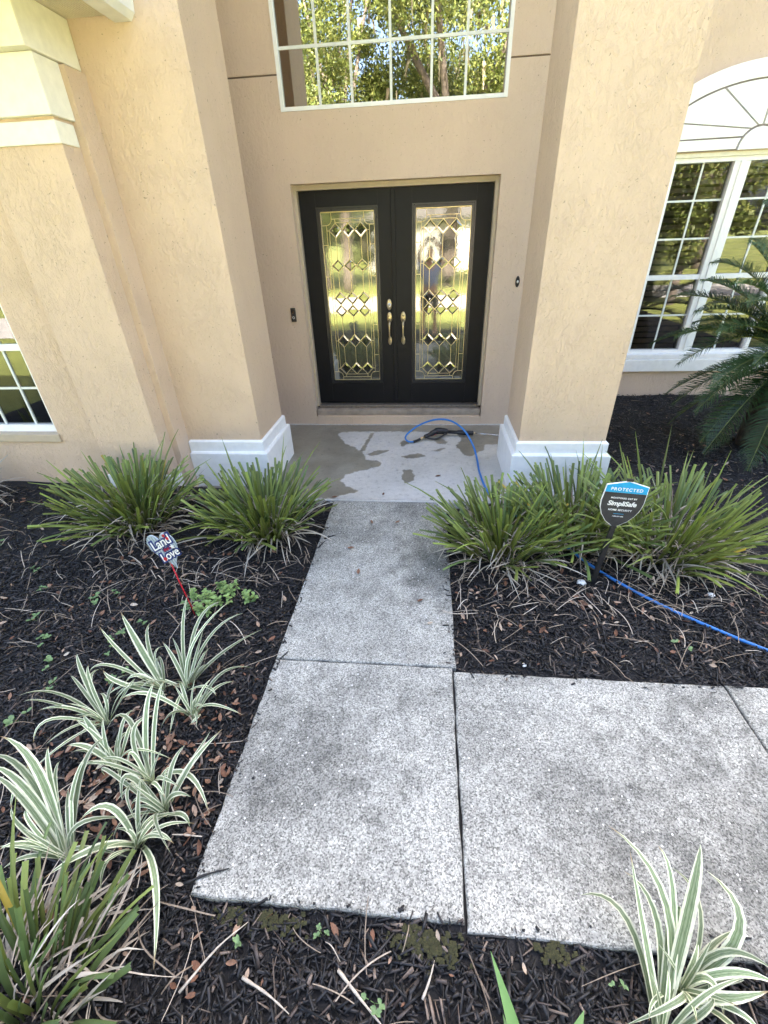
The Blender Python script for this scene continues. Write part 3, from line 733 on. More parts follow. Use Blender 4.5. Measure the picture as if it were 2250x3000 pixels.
    if side == 0:
        bm_obj('deadbolt', oval(hx, 1.277, 0.028, 0.055, 0.010), MT['brass_dull'], d, True)
        bm_obj('deadbolt_ring', oval(hx, 1.274, 0.021, 0.023, 0.016), MT['white_plastic'], d, True)
        bm_obj('keyhole', oval(hx, 1.274, 0.008, 0.009, 0.018), MT['sill_metal'], d, True)
        box('astragal', x1-0.030, x1+0.014, YD-0.013, YD-0.0006, Z0+0.004, Z1-0.004, MT['black_paint'], d, bev=0.005)
    return d
door(X0, XM-0.002, -0.8125, -0.421, 0)
door(XM+0.002, X1, 0.1200, -0.275, 1)

# bells on the entry wall
vb_ = empty('video_doorbell', (-1.425, YW, 1.14), 'black video doorbell with round button beside the left door', 'doorbell')
box('body', -1.452, -1.402, YW-0.024, YW-0.001, 1.148, 1.283, MT['black_plastic'], vb_, bev=0.005)
bm = bmesh.new(); bmesh.ops.create_circle(bm, cap_ends=True, radius=0.012, segments=20, matrix=Matrix.Translation((-1.427, YW-0.0255, 1.245)) @ Matrix.Rotation(R(90), 4, 'X'))
bm_obj('camera_lens', bm, MT['bevel_glass'], vb_)
bm = bmesh.new()
for k in range(24):
    t0, t1 = 2*math.pi*k/24, 2*math.pi*(k+1)/24; q = []
    for t, r_ in ((t0, .0085), (t1, .0085), (t1, .0125), (t0, .0125)): q.append(bm.verts.new((-1.427+r_*math.cos(t), YW-0.0258, 1.19+r_*math.sin(t))))
    bm.faces.new(q)
bm_obj('button_ring', bm, MT['white_plastic'], vb_)
db = empty('doorbell_button', (0.858, YW, 1.42), 'small black oval doorbell with white button beside the right pillar', 'doorbell')
bm = bmesh.new(); n = 20
r1 = [bm.verts.new((0.858+0.021*math.cos(2*math.pi*k/n), YW-0.001, 1.469+0.05*math.sin(2*math.pi*k/n))) for k in range(n)]
r2 = [bm.verts.new((0.858+0.017*math.cos(2*math.pi*k/n), YW-0.012, 1.469+0.045*math.sin(2*math.pi*k/n))) for k in range(n)]
for k in range(n): bm.faces.new((r1[k], r1[(k+1) % n], r2[(k+1) % n], r2[k]))
bm.faces.new(r2); bmesh.ops.recalc_face_normals(bm, faces=bm.faces[:]); bm_obj('plate', bm, MT['black_plastic'], db)
bm = bmesh.new(); bmesh.ops.create_uvsphere(bm, u_segments=14, v_segments=8, radius=1, matrix=Matrix.Translation((0.858, YW-0.012, 1.469)) @ Matrix.Diagonal((0.010, 0.006, 0.013, 1)))
bm_obj('push_button', bm, MT['white_plastic'], db, True)

# ------------------------------------------------------------------ pressure washer wand and hose
def P3(*a): return Vector(a)
wand = empty('spray_wand', (0.2, 4.5, 0.0), 'black pressure washer spray gun lying on the porch', 'spray gun')
ZG = 0.045
gun = [P3(-0.02,4.47,ZG), P3(0.03,4.50,ZG+.01), P3(0.10,4.545,ZG+.02), P3(0.17,4.58,ZG+.015), P3(0.24,4.59,ZG)]
bm = bmesh.new(); add_tube(bm, catmull([P3(-.02,4.47,ZG),P3(.05,4.515,ZG+.018),P3(.10,4.555,ZG+.03),P3(.16,4.585,ZG+.022),P3(.23,4.594,ZG+.008)], 5), [.022]*5+[.028]*5+[.036]*5+[.034]*5+[.024], 10)
bm_obj('grip_body', bm, MT['black_plastic'], wand, True)
tube('trigger_guard', catmull([P3(-.005,4.465,ZG-.005),P3(.04,4.455,ZG-.015),P3(.10,4.46,ZG-.018),P3(.165,4.51,ZG-.01),P3(.215,4.585,ZG+.004)], 5), 0.010, MT['black_plastic'], wand)
tube('trigger', [P3(.045,4.505,ZG-.004), P3(.10,4.54,ZG+.002)], 0.006, MT['red'], wand)
tube('barrel', [P3(.21,4.592,ZG+.01),P3(.33,4.588,ZG+.006),P3(.335,4.588,ZG+.006),P3(.50,4.58,ZG),P3(.505,4.58,ZG)], [.019,.019,.025,.025,.014], MT['black_plastic'], wand, 12)
tube('collar', [P3(.503,4.58,ZG),P3(.522,4.579,ZG)], 0.011, MT['brass_dull'], wand)
tube('lance', [P3(.52,4.579,ZG),P3(.80,4.56,ZG-.02)], 0.0065, MT['steel'], wand)
tube('fitting', [P3(-.02,4.47,ZG),P3(-.045,4.45,ZG-.004),P3(-.05,4.447,ZG-.005),P3(-.07,4.43,ZG-.008)], [.011,.011,.014,.012], MT['brass_dull'], wand, 10)
hp = [P3(-.068,4.432,ZG-.008),P3(-.10,4.405,ZG-.014),P3(-.14,4.38,ZG-.02)]
bm = bmesh.new(); pts = catmull(hp, 8); add_tube(bm, pts, [.015 if k % 2 else .012 for k in range(len(pts))], 10)
bm_obj('hose_sleeve', bm, MT['black_plastic'], wand, True)
HOSE = [(-.138,4.382,.025),(-.185,4.36,.035),(-.222,4.36,.07),(-.195,4.37,.125),(-.07,4.39,.212),(.096,4.34,.287),(.245,4.26,.298),(.365,4.17,.24),(.452,4.07,.125),
        (.488,3.93,.035),(.49,3.70,.018),(.52,3.35,.02),(.62,3.02,.03),(.78,2.80,.05),(.90,2.66,.04),(1.0,2.53,.01),(1.10,2.40,-.015),(1.25,2.20,-.015),(1.42,2.02,-.015),(1.60,1.87,-.015),(1.80,1.72,-.012),(2.1,1.55,-.01),(2.6,1.42,.0),(3.2,1.35,.02)]
hose = tube('garden_hose', catmull(HOSE, 8), 0.0092, MT['blue_hose'], None, 10)
tag(hose, 'blue pressure hose looping off the porch and across the mulch', 'hose')

# ------------------------------------------------------------------ signs
def text_mesh(name, s, size, mat, parent, loc, off=0.0, shear=0.0, ext=0.0006, rot=0.0, space=1.0, sx=1.0):
    cu = bpy.data.curves.new(name, 'FONT'); cu.body = s; cu.size = size; cu.align_x = 'CENTER'; cu.align_y = 'CENTER'
    cu.offset = off; cu.shear = shear; cu.extrude = ext; cu.space_character = space; cu.resolution_u = 3
    t = bpy.data.objects.new(name, cu); COL.objects.link(t); bpy.context.view_layer.update()
    me = bpy.data.meshes.new_from_object(t.evaluated_get(bpy.context.evaluated_depsgraph_get()))
    bpy.data.objects.remove(t); bpy.data.curves.remove(cu)
    o = obj(name, me, mat, parent, keep=False); o.location = loc; o.rotation_euler = (R(90), rot, 0); o.scale = (sx, 1, 1)
    return o
def flat(name, poly, y0, y1, mat, parent):
    o = prism(name, poly, y0, y1, mat, None); o.parent = parent; return o
# security sign: local x right, z up, front faces -y
sg = empty('yard_sign', (1.06, 2.233, -0.03), 'small black and blue shield shaped security yard sign on a stake', 'sign')
ux, uz = Vector((0.99, -0.03, -0.07)), Vector((0.05, 0.02, 0.99))
ux.normalize(); uy = uz.cross(ux).normalized(); uz = ux.cross(uy).normalized()
mm = Matrix.Identity(4)
for i in range(3): mm[i][0], mm[i][1], mm[i][2] = ux[i], uy[i], uz[i]
sg.rotation_euler = mm.to_euler()
def shield(g=0.0):
    w_, t_, ap = 0.113-g, 0.700-g*0.8, 0.728-g
    left = [(-w_, t_), (-w_-0.004, 0.60), (-w_+0.002, 0.556), (-w_+0.022, 0.51), (-0.06, 0.47+g), (-0.012, 0.436+g)]
    return [(0, ap)] + left + [(-x, z) for x, z in left[::-1]]
flat('board', shield(), -0.004, 0.004, MT['sign_white'], sg)
flat('field', [p for p in shield(0.006) if p[1] < 0.655] [:0] + [(-0.1112, 0.655), (-0.1135, 0.60), (-0.108, 0.557), (-0.0885, 0.512), (-0.0585, 0.473), (-0.012, 0.4395), (0.012, 0.4395), (0.0585, 0.473), (0.0885, 0.512), (0.108, 0.557), (0.1135, 0.60), (0.1112, 0.655)], -0.0056, -0.0042, MT['sign_black'], sg)
flat('banner', [(-0.1110, 0.656), (0.1110, 0.656), (0.1100, 0.697), (0, 0.7245), (-0.1100, 0.697)], -0.0056, -0.0042, MT['sign_blue'], sg)
for s_, z_, sz, mt_, of, sp in (('PROTECTED', 0.6765, 0.0265, 'sign_white', 0.0004, 1.22), ('MONITORED 24/7 BY', 0.622, 0.0135, 'sign_white', 0.0003, 1.12), ('SimpliSafe', 0.587, 0.040, 'sign_white', 0.0011, 0.98), ('HOME SECURITY', 0.546, 0.0155, 'sign_white', 0.0003, 1.12), ('1-800-297-1605', 0.505, 0.0085, 'sign_white', 0.0002, 1.1)):
    text_mesh('lettering', s_, sz, MT[mt_], sg, (0.0, -0.0064, z_), of, 0.12 if s_ == 'SimpliSafe' else 0, space=sp)
flat('underline', [(-0.028, 0.5205), (0.028, 0.5205), (0.028, 0.523), (-0.028, 0.523)], -0.0062, -0.0057, MT['sign_blue'], sg)
bm = bmesh.new(); add_box(bm, -0.010, 0.010, 0.0045, 0.018, -0.05, 0.735); add_box(bm, -0.016, 0.016, -0.008, 0.0035, 0.425, 0.440); add_box(bm, -0.016, 0.016, -0.008, 0.0035, 0.7275, 0.742)
add_box(bm, -0.013, 0.013, -0.007, 0.004, -0.05, 0.424)
o = bm_obj('stake', bm, MT['black_plastic'], None); o.parent = sg

# heart sign on a thin red rod
ht = empty('heart_sign', (-1.353, 1.80, -0.02), 'small striped heart garden sign on a red rod among the left plants', 'sign')
rod = [(0, 0, -0.02), (0.004, -0.02, 0.14), (0.0, -0.035, 0.30), (-0.004, -0.045, 0.46)]
bm = bmesh.new(); add_tube(bm, rod, 0.0035, 8); o = bm_obj('rod', bm, MT['red'], None, True); o.parent = ht
hc = (0.0, -0.052, 0.545); tilt = R(-24)
def hp_(t, s=1.0):
    x = 0.0049*16*math.sin(t)**3*s; z = 0.0078*(13*math.cos(t)-5*math.cos(2*t)-2*math.cos(3*t)-math.cos(4*t))*s
    return x, z
def rotp(x, z, a=tilt): return (hc[0]+x*math.cos(a)-z*math.sin(a)*-1*-1, hc[2]+x*math.sin(a)*-1*-1+z*math.cos(a))
def rot2(x, z):
    a = R(14); return (hc[0]+x*math.cos(a)-z*math.sin(a), hc[2]+x*math.sin(a)+z*math.cos(a))
hpts = [hp_(2*math.pi*k/48) for k in range(48)]
flat('heart', [rot2(x, z) for x, z in hpts], hc[1]-0.004, hc[1]+0.004, MT['heart_a'], ht)
for k in range(-5, 6):                                  # plank stripes
    xs = k*0.0155; zs = [z for x, z in hpts if abs(x-xs) < 0.007]
    if len(zs) < 2: continue
    lo, hi = min(zs)+0.006, max(zs)-0.006
    flat('stripe', [rot2(xs-0.0022, lo), rot2(xs+0.0022, lo), rot2(xs+0.0022, hi), rot2(xs-0.0022, hi)], hc[1]-0.0046, hc[1]-0.0041, MT['heart_b'], ht)
for s_, x_, z_, sz, mt_ in (('Land', -0.004, 0.038, 0.074, 'sign_white'), ('that I', 0.014, -0.001, 0.026, 'red'), ('Love', 0.006, -0.040, 0.068, 'sign_white')):
    a, b = rot2(x_, z_)
    if mt_ != 'red': text_mesh('lettering', s_, sz, MT['navy'], ht, (a, hc[1]-0.0052, b), 0.0095, 0.3, rot=R(-30), space=0.95)
    else: text_mesh('lettering', s_, sz, MT['navy'], ht, (a, hc[1]-0.0052, b), 0.004, 0.3, rot=R(-30))
    text_mesh('lettering', s_, sz, MT['sign_white'] if mt_ != 'red' else MT['red'], ht, (a, hc[1]-0.0066, b), 0.0 if mt_ == 'red' else 0.0006, 0.3, rot=R(-30), space=0.95)
star = []
for k in range(10):
    r_ = 0.015 if k % 2 == 0 else 0.0065; t = math.pi/2 + 2*math.pi*k/10 + 0.3; star.append((r_*math.cos(t), r_*math.sin(t)))
a, b = rot2(0.052, 0.008); flat('star', [(a+x, b+z) for x, z in star], hc[1]-0.0082, hc[1]-0.0070, MT['sign_white'], ht)
for x_, z_, q in ((0.040, 0.078, .007), (0.052, 0.060, .008), (-0.030, -0.060, .010)):
    a, b = rot2(x_, z_); flat('dot', [(a+q*math.cos(2*math.pi*k/14), b+q*1.2*math.sin(2*math.pi*k/14)) for k in range(14)], hc[1]-0.0080, hc[1]-0.0050, MT['red'], ht)

# ------------------------------------------------------------------ strap leaves
def ribbon(path, width, prof, fold=0.18, side=None, twist=0.0):
    """ribbon along points -> (V, F, UV) with 3 vertices across"""
    n = len(path); V = []; U = []
    for i, p in enumerate(path):
        t = (path[min(i+1, n-1)] - path[max(i-1, 0)]).normalized()
        s = side if side is not None else t.cross(Vector((0, 0, 1)))
        if s.length < 0.02: s = Vector((1, 0, 0))
        s = s.normalized()
        if twist: s = Quaternion(t, twist*i/n) @ s
        nn = s.cross(t).normalized(); f = i/(n-1); wd = width*prof(f)/2
        V += [p - s*wd + nn*wd*fold, p - nn*wd*fold*0.3, p + s*wd + nn*wd*fold]
        U += [(0, f), (0.5, f), (1, f)]
    F = []
    for i in range(n-1):
        for k in (0, 1):
            F.append((3*i+k, 3*i+k+1, 3*i+3+k+1, 3*i+3+k))
    return V, F, U

def ribbon_mesh(name, V, F, U, mat):
    me = bpy.data.meshes.new(name); me.from_pydata([tuple(v) for v in V], [], F); me.materials.append(mat)
    uv = me.uv_layers.new(name='UVMap')
    li = np.empty(len(me.loops), dtype=np.int32); me.loops.foreach_get('vertex_index', li)
    uv.data.foreach_set('uv', np.array(U, dtype=np.float32)[li].ravel())
    me.polygons.foreach_set('use_smooth', [True]*len(me.polygons)); return me

PROF_CUT = lambda f: 0.62 + 0.38*min(1, f*2.2) - 0.10*f
PROF_PT = lambda f: (0.55 + 0.45*min(1, f*2.5))*(1 if f < 0.55 else max(0.03, 1-((f-0.55)/0.45)**1.5))
PROF_LEAF = lambda f: (0.62 + 0.38*min(1, f*3.0))*(1 if f < 0.45 else max(0.02, 1-((f-0.45)/0.55)**1.8))
# unit blades: grow along +Z, bend to +X, width along Y
LIB = {}
def blade_lib(kind, mats, prof, bends, n=6, kink=False):
    out = []
    for mt_ in mats:
        for bnd in bends:
            pth = []
            for i in range(n+1):
                f = i/n; x = bnd*f*f; z = f*(1-0.35*bnd*f)
                if kink and f > 0.55: x += (f-0.55)*0.5; z -= (f-0.55)*0.9
                pth.append(Vector((x, 0, z)))
            V, F, U = ribbon(pth, 1.0, prof, 0.02, side=Vector((0, 1, 0)))
            for k in range(0, len(V), 3):                  # fold depth in x, relative to length
                V[k+1] = V[k+1] + Vector((-0.006, 0, 0))
            out.append(ribbon_mesh('leaf', V, F, U, mt_))
    LIB[kind] = out
blade_lib('cut', [MT['grass_a'], MT['grass_a'], MT['grass_b'], MT['grass_c']], PROF_CUT, (0.04, 0.16, 0.3))
blade_lib('long', [MT['grass_a'], MT['grass_c']], PROF_PT, (0.08, 0.3, 0.5))
blade_lib('dry', [MT['grass_d']], PROF_PT, (0.2, 0.5, 0.8), kink=False)
blade_lib('dryk', [MT['grass_d']], PROF_PT, (0.1, 0.3), kink=True)
blade_lib('cutb', [MT['grass_b'], MT['grass_b'], MT['grass_a']], PROF_CUT, (0.04, 0.16, 0.3))
blade_lib('yellow', [MT['grass_y']], PROF_CUT, (0.05, 0.2))

def clump(label, loc, spread, L, n, seed, dry=0.14, long_=0.06, width=0.0195, name='liriope_clump', group='clipped strap leaved clumps along the house', lean=52, lj=0.1, cut='cut', strands=240):
    rr = random.Random(seed)
    z = float(mulch_z(loc[0], loc[1]))
    root = empty(name, (loc[0], loc[1], z), label, 'plant', group)
    for i in range(n):
        u = math.sqrt(rr.random()); ph = rr.uniform(0, 2*math.pi)
        q = rr.random(); kind = 'dry' if q < dry*0.6 else 'dryk' if q < dry else 'yellow' if q < dry+0.006 else 'long' if q < dry+0.006+long_ else cut
        th = R(lean)*(0.2*rr.random()+0.8*u**1.25)*rr.uniform(0.7, 1.1)
        l = L*rr.uniform(1-lj, 1+lj)*(0.96+0.12*u); wd = width*rr.uniform(0.75, 1.25)
        if kind == 'long': l *= rr.uniform(1.2, 1.5); wd *= 0.85; th *= 0.8
        if kind in ('dry', 'dryk'): l *= rr.uniform(0.45, 1.02); wd *= rr.uniform(.3, .7); th = min(R(88), th*rr.uniform(.8, 1.6)+R(6))
        rad = spread*u
        o = bpy.data.objects.new('leaf', rr.choice(LIB[kind])); COL.objects.link(o); o.parent = root
        M_ = Matrix.Translation((rad*math.cos(ph), rad*math.sin(ph), -0.01)) @ Matrix.Rotation(ph+rr.uniform(-.5, .5), 4, 'Z') @ Matrix.Rotation(th, 4, 'Y') @ Matrix.Rotation(rr.uniform(-.6, .6), 4, 'Z')
        if rr.random() < 0.10 and kind == cut: M_ = M_ @ Matrix.Rotation(rr.uniform(-.5, .5), 4, 'X')
        o.matrix_basis = M_ @ Matrix.Diagonal((l, wd, l, 1))
    V = []; F = []; T = []                                # tangle of dead strands inside and round the foot
    for i in range(strands):
        ph = rr.uniform(0, 6.28); rad = spread*rr.uniform(.2, 1.5); h0 = rr.uniform(.0, .5)*L; a = ph+rr.uniform(-1.3, 1.3); l = rr.uniform(.10, .30)
        p0 = Vector((rad*math.cos(ph), rad*math.sin(ph), h0*(1-.5*rad/spread*.6))); d = Vector((math.cos(a), math.sin(a), rr.uniform(-.5, .9)*(.4 if h0 < .06 else 1)))*l
        p2 = p0+d; p2.z = max(.008, p2.z); p1 = p0.lerp(p2, .5)+Vector((rr.uniform(-.03, .03), rr.uniform(-.03, .03), rr.uniform(.0, .06)))
        pth = [p0*(1-f)**2+p1*2*f*(1-f)+p2*f*f for f in [k/5 for k in range(6)]]
        v_, f_, _ = ribbon(pth, rr.uniform(.003, .009), PROF_PT, .1, twist=rr.uniform(-1.5, 1.5)); k = len(V)
        V += v_; F += [tuple(x+k for x in q) for q in f_]; T += [rr.betavariate(2.2, 1.6)]*len(v_)
    me = bpy.data.meshes.new('dead_strands'); me.from_pydata([tuple(v) for v in V], [], F); me.materials.append(MT['straw'])
    me.attributes.new('tint', 'FLOAT', 'POINT').data.foreach_set('value', np.array(T, dtype=np.float32))
    tag(obj('dead_strands', me, None, root, keep=False), kind='stuff')
    return root
clump('bushy green clump in front of the corner pier, left of another clump', (-2.20, 2.66), 0.24, 0.44, 295, 1, dry=0.24)
clump('dense green strap leaf clump beside the walk before the left pillar', (-1.21, 2.70), 0.22, 0.45, 295, 2, dry=0.2)
clump('wide green clump right of the walk with many dry blades', (0.54, 2.55), 0.23, 0.44, 298, 3, dry=0.27)
clump('green clump behind the shield sign in front of the right pillar', (1.08, 2.78), 0.25, 0.46, 298, 4, dry=0.3, long_=0.08)
clump('large straggly clump right of the shield sign with long upright blades', (1.66, 2.62), 0.28, 0.49, 298, 5, dry=0.33, long_=0.14)
clump('withered brown clump at the left edge beneath the left window', (-3.78, 2.72), 0.16, 0.46, 150, 6, dry=0.82, long_=0.05)
clump('close green clump in the bottom left corner with broken blades', (-1.17, 0.22), 0.19, 0.27, 240, 8, dry=0.3, width=0.017, lj=0.25, long_=0.06, cut='cutb', strands=120)

# variegated flax lilies: every leaf its own part; coordinates in metres (base, middle, tip, width)
VAR = {
 'P1': [[-1.061,1.153,0.02,-1.205,1.148,0.159,-1.315,1.099,0.184,0.03],[-1.061,1.153,0.02,-0.967,1.296,0.117,-0.832,1.377,0.086,0.03],[-1.061,1.153,0.02,-1.114,1.129,0.071,-1.161,1.066,0.032,0.028],[-1.061,1.153,0.02,-1.034,1.21,0.078,-1.008,1.299,0.097,0.022],[-1.061,1.153,0.02,-1.048,1.189,0.067,-1.044,1.236,0.067,0.012]] ,
 'P2': [[-1.164,1.302,0.02,-1.192,1.45,0.227,-1.199,1.594,0.357,0.026],[-1.164,1.302,0.02,-1.143,1.489,0.226,-1.056,1.627,0.282,0.026],[-1.164,1.302,0.02,-1.138,1.436,0.183,-1.0,1.651,0.28,0.028],[-1.164,1.302,0.02,-1.078,1.481,0.176,-0.946,1.622,0.209,0.022],[-1.164,1.302,0.02,-1.212,1.355,0.133,-1.285,1.41,0.205,0.024],[-1.164,1.302,0.02,-1.026,1.426,0.101,-0.841,1.593,0.13,0.034],[-1.164,1.302,0.02,-1.132,1.362,0.092,-1.124,1.526,0.198,0.026],[-1.164,1.302,0.02,-1.194,1.375,0.136,-1.249,1.44,0.203,0.02]] ,
 'P3': [[-1.28,1.29,0.02,-1.373,1.363,0.212,-1.472,1.448,0.359,0.04],[-1.28,1.29,0.02,-1.429,1.312,0.218,-1.533,1.365,0.342,0.032],[-1.28,1.29,0.02,-1.346,1.383,0.191,-1.368,1.472,0.263,0.024],[-1.28,1.29,0.02,-1.41,1.223,0.117,-1.498,1.245,0.181,0.04],[-1.28,1.29,0.02,-1.453,1.264,0.19,-1.538,1.212,0.201,0.026],[-1.28,1.29,0.02,-1.375,1.241,0.097,-1.463,1.17,0.092,0.026],[-1.28,1.29,0.02,-1.283,1.347,0.098,-1.318,1.386,0.126,0.022]] ,
 'P4': [[-1.471,1.112,0.02,-1.601,1.104,0.184,-1.726,1.043,0.248,0.03],[-1.471,1.112,0.02,-1.619,1.068,0.174,-1.71,1.034,0.22,0.024],[-1.471,1.112,0.02,-1.552,1.194,0.194,-1.603,1.26,0.269,0.03],[-1.471,1.112,0.02,-1.527,1.185,0.157,-1.561,1.248,0.208,0.022],[-1.471,1.112,0.02,-1.549,1.156,0.157,-1.608,1.187,0.207,0.024],[-1.471,1.112,0.02,-1.458,1.213,0.114,-1.398,1.292,0.094,0.024],[-1.471,1.112,0.02,-1.606,1.023,0.128,-1.644,0.935,0.087,0.024],[-1.471,1.112,0.02,-1.567,1.08,0.125,-1.667,1.033,0.164,0.03]] ,
 'P5': [[-1.288,0.915,0.02,-1.363,0.966,0.144,-1.425,1.01,0.194,0.036],[-1.288,0.915,0.02,-1.359,0.918,0.111,-1.443,0.904,0.144,0.03],[-1.288,0.915,0.02,-1.347,0.955,0.127,-1.446,0.987,0.2,0.026],[-1.288,0.915,0.02,-1.324,0.955,0.104,-1.365,1.032,0.152,0.024]] ,
 'P6': [[-1.111,0.868,0.02,-1.153,1.023,0.188,-1.161,1.146,0.254,0.036],[-1.111,0.868,0.02,-1.123,1.045,0.183,-1.128,1.165,0.245,0.028],[-1.111,0.868,0.02,-1.184,0.962,0.159,-1.136,1.056,0.152,0.028],[-1.111,0.868,0.02,-1.207,0.997,0.199,-1.279,0.954,0.198,0.03],[-1.111,0.868,0.02,-0.937,0.871,0.07,-0.798,0.754,0.02,0.034],[-1.111,0.868,0.02,-1.17,0.91,0.111,-1.18,0.87,0.066,0.026]] ,
 'P7': [[-0.993,0.762,0.02,-0.927,0.876,0.089,-0.843,1.039,0.112,0.03],[-0.993,0.762,0.02,-0.934,0.854,0.078,-0.887,1.022,0.118,0.034],[-0.993,0.762,0.02,-0.985,0.86,0.099,-0.97,0.957,0.114,0.026],[-0.993,0.762,0.02,-0.955,0.792,0.058,-0.898,0.81,0.02,0.026],[-0.993,0.762,0.02,-1.109,0.807,0.145,-1.118,0.743,0.091,0.03],[-0.993,0.762,0.02,-1.16,0.796,0.182,-1.189,0.791,0.171,0.018]] ,
 'P8': [[-1.265,0.582,0.02,-1.379,0.741,0.249,-1.51,0.795,0.383,0.04],[-1.265,0.582,0.02,-1.402,0.724,0.254,-1.521,0.739,0.355,0.036],[-1.265,0.582,0.02,-1.402,0.696,0.234,-1.514,0.716,0.328,0.034],[-1.265,0.582,0.02,-1.403,0.671,0.221,-1.51,0.7,0.31,0.034],[-1.265,0.582,0.02,-1.353,0.739,0.206,-1.404,0.83,0.271,0.034],[-1.265,0.582,0.02,-1.336,0.723,0.175,-1.366,0.81,0.216,0.03],[-1.265,0.582,0.02,-1.373,0.707,0.203,-1.44,0.762,0.263,0.026],[-1.265,0.582,0.02,-1.283,0.793,0.177,-1.257,0.92,0.2,0.036],[-1.265,0.582,0.02,-1.293,0.754,0.159,-1.282,0.879,0.188,0.03],[-1.265,0.582,0.02,-1.406,0.687,0.213,-1.436,0.641,0.189,0.026],[-1.265,0.582,0.02,-1.352,0.576,0.12,-1.424,0.543,0.139,0.03],[-1.265,0.582,0.02,-1.327,0.554,0.091,-1.395,0.508,0.101,0.026],[-1.265,0.582,0.02,-1.374,0.604,0.151,-1.439,0.652,0.198,0.026]] ,
 'P9': [[-1.04,0.645,0.02,-0.96,0.663,0.054,-0.887,0.651,0.02,0.03],[-1.04,0.645,0.02,-1.114,0.595,0.091,-1.229,0.491,0.11,0.034],[-1.04,0.645,0.02,-1.122,0.703,0.131,-1.206,0.648,0.138,0.036],[-1.04,0.645,0.02,-1.014,0.616,0.041,-1.019,0.59,0.02,0.022],[-1.04,0.645,0.02,-1.039,0.712,0.084,-1.079,0.825,0.13,0.034],[-1.04,0.645,0.02,-0.884,0.535,0.05,-0.786,0.333,0.02,0.034],[-1.04,0.645,0.02,-1.011,0.69,0.054,-0.975,0.748,0.028,0.02]] ,
 'P10': [[0.672,0.331,0.02,0.659,0.488,0.112,0.676,0.693,0.169,0.03],[0.672,0.331,0.02,0.627,0.536,0.106,0.517,0.601,0.066,0.032],[0.672,0.331,0.02,0.701,0.53,0.134,0.651,0.651,0.132,0.034],[0.672,0.331,0.02,0.727,0.558,0.175,0.623,0.753,0.192,0.034],[0.672,0.331,0.02,0.748,0.56,0.176,0.752,0.698,0.211,0.026],[0.672,0.331,0.02,0.782,0.555,0.2,0.853,0.686,0.27,0.046],[0.672,0.331,0.02,0.705,0.459,0.103,0.737,0.547,0.115,0.026],[0.672,0.331,0.02,0.76,0.55,0.156,0.751,0.506,0.104,0.02]] ,
 'P11': [[0.76,0.425,0.02,0.854,0.481,0.119,0.969,0.448,0.144,0.034],[0.76,0.425,0.02,0.857,0.444,0.11,0.967,0.423,0.135,0.03],[0.76,0.425,0.02,0.811,0.436,0.077,0.832,0.365,0.041,0.03],[0.76,0.425,0.02,0.824,0.398,0.081,0.945,0.415,0.118,0.036],[0.76,0.425,0.02,0.906,0.518,0.166,0.887,0.655,0.176,0.042],[0.76,0.425,0.02,0.785,0.461,0.073,0.826,0.518,0.078,0.02],[0.76,0.425,0.02,0.793,0.386,0.057,0.823,0.446,0.054,0.022]] ,
}
VLAB = {'P1': 'cream edged strap plant nearest the walk, right of the other left ones', 'P2': 'cream edged strap plant below the red rod with tall arching leaves',
        'P3': 'broad leaved cream edged plant in the back row left of the tall one', 'P4': 'cream edged strap plant spreading far left over bare mulch',
        'P5': 'small cream edged plant in the middle of the left group', 'P6': 'upright cream edged plant in the middle of the left bed',
        'P7': 'cream edged plant at the walk edge with two long pointed leaves', 'P8': 'largest cream edged plant at the left edge of the photo',
        'P9': 'low cream edged plant with one long leaf hanging straight down', 'P10': 'upright cream edged plant overlapping the slab at bottom right',
        'P11': 'cream edged plant in the bottom right corner with a broken leaf'}
def strap_leaf(b, mid, t, wdt, mat, n=10, fold=0.22, twist=0.0):
    b, mid, t = Vector(b), Vector(mid), Vector(t)
    c = mid*2 - (b+t)/2
    pth = [b*(1-f)**2 + c*2*f*(1-f) + t*f*f for f in [i/n for i in range(n+1)]]
    V, F, U = ribbon(pth, wdt, PROF_LEAF, fold, twist=twist)
    return ribbon_mesh('leaf', V, F, U, mat)
rv = random.Random(31)
for key, leaves in VAR.items():
    bx_, by_ = leaves[0][0], leaves[0][1]; z0 = float(mulch_z(bx_, by_))
    root = empty('flax_lily', (bx_, by_, z0), VLAB[key], 'plant', 'variegated flax lilies')
    allv = [(q[0:3], q[3:6], q[6:9], q[9]) for q in leaves]
    for k in range(4):                                    # young inner leaves
        a = rv.uniform(0, 2*math.pi); L_ = rv.uniform(0.10, 0.20)
        allv.append(((bx_, by_, z0), (bx_+0.03*math.cos(a), by_+0.03*math.sin(a), z0+L_*0.55), (bx_+0.10*math.cos(a), by_+0.10*math.sin(a), z0+L_), 0.018))
    for k in range(7):                                    # more leaves, arching any way
        a = rv.uniform(0, 2*math.pi); L_ = rv.uniform(0.16, 0.34); o_ = rv.uniform(.5, .95); up = rv.uniform(.25, .6); dx_ = rv.uniform(-.05, .05)
        allv.append(((bx_, by_, z0), (bx_+L_*o_*.5*math.cos(a)+dx_, by_+L_*o_*.5*math.sin(a), z0+L_*up), (bx_+L_*o_*math.cos(a), by_+L_*o_*math.sin(a), z0+max(.02, L_*(up*1.3-.35*rv.random()-.1))), rv.uniform(.016, .026)))
    for b, mid, t, wd in allv:
        jx, jy = rv.uniform(-.012, .012), rv.uniform(-.012, .012)
        me = strap_leaf((b[0]+jx, b[1]+jy, z0-0.01), mid, t, wd*rv.uniform(0.62, 0.85), MT['varieg'], twist=rv.uniform(-.5, .5))
        obj('leaf', me, None, root)
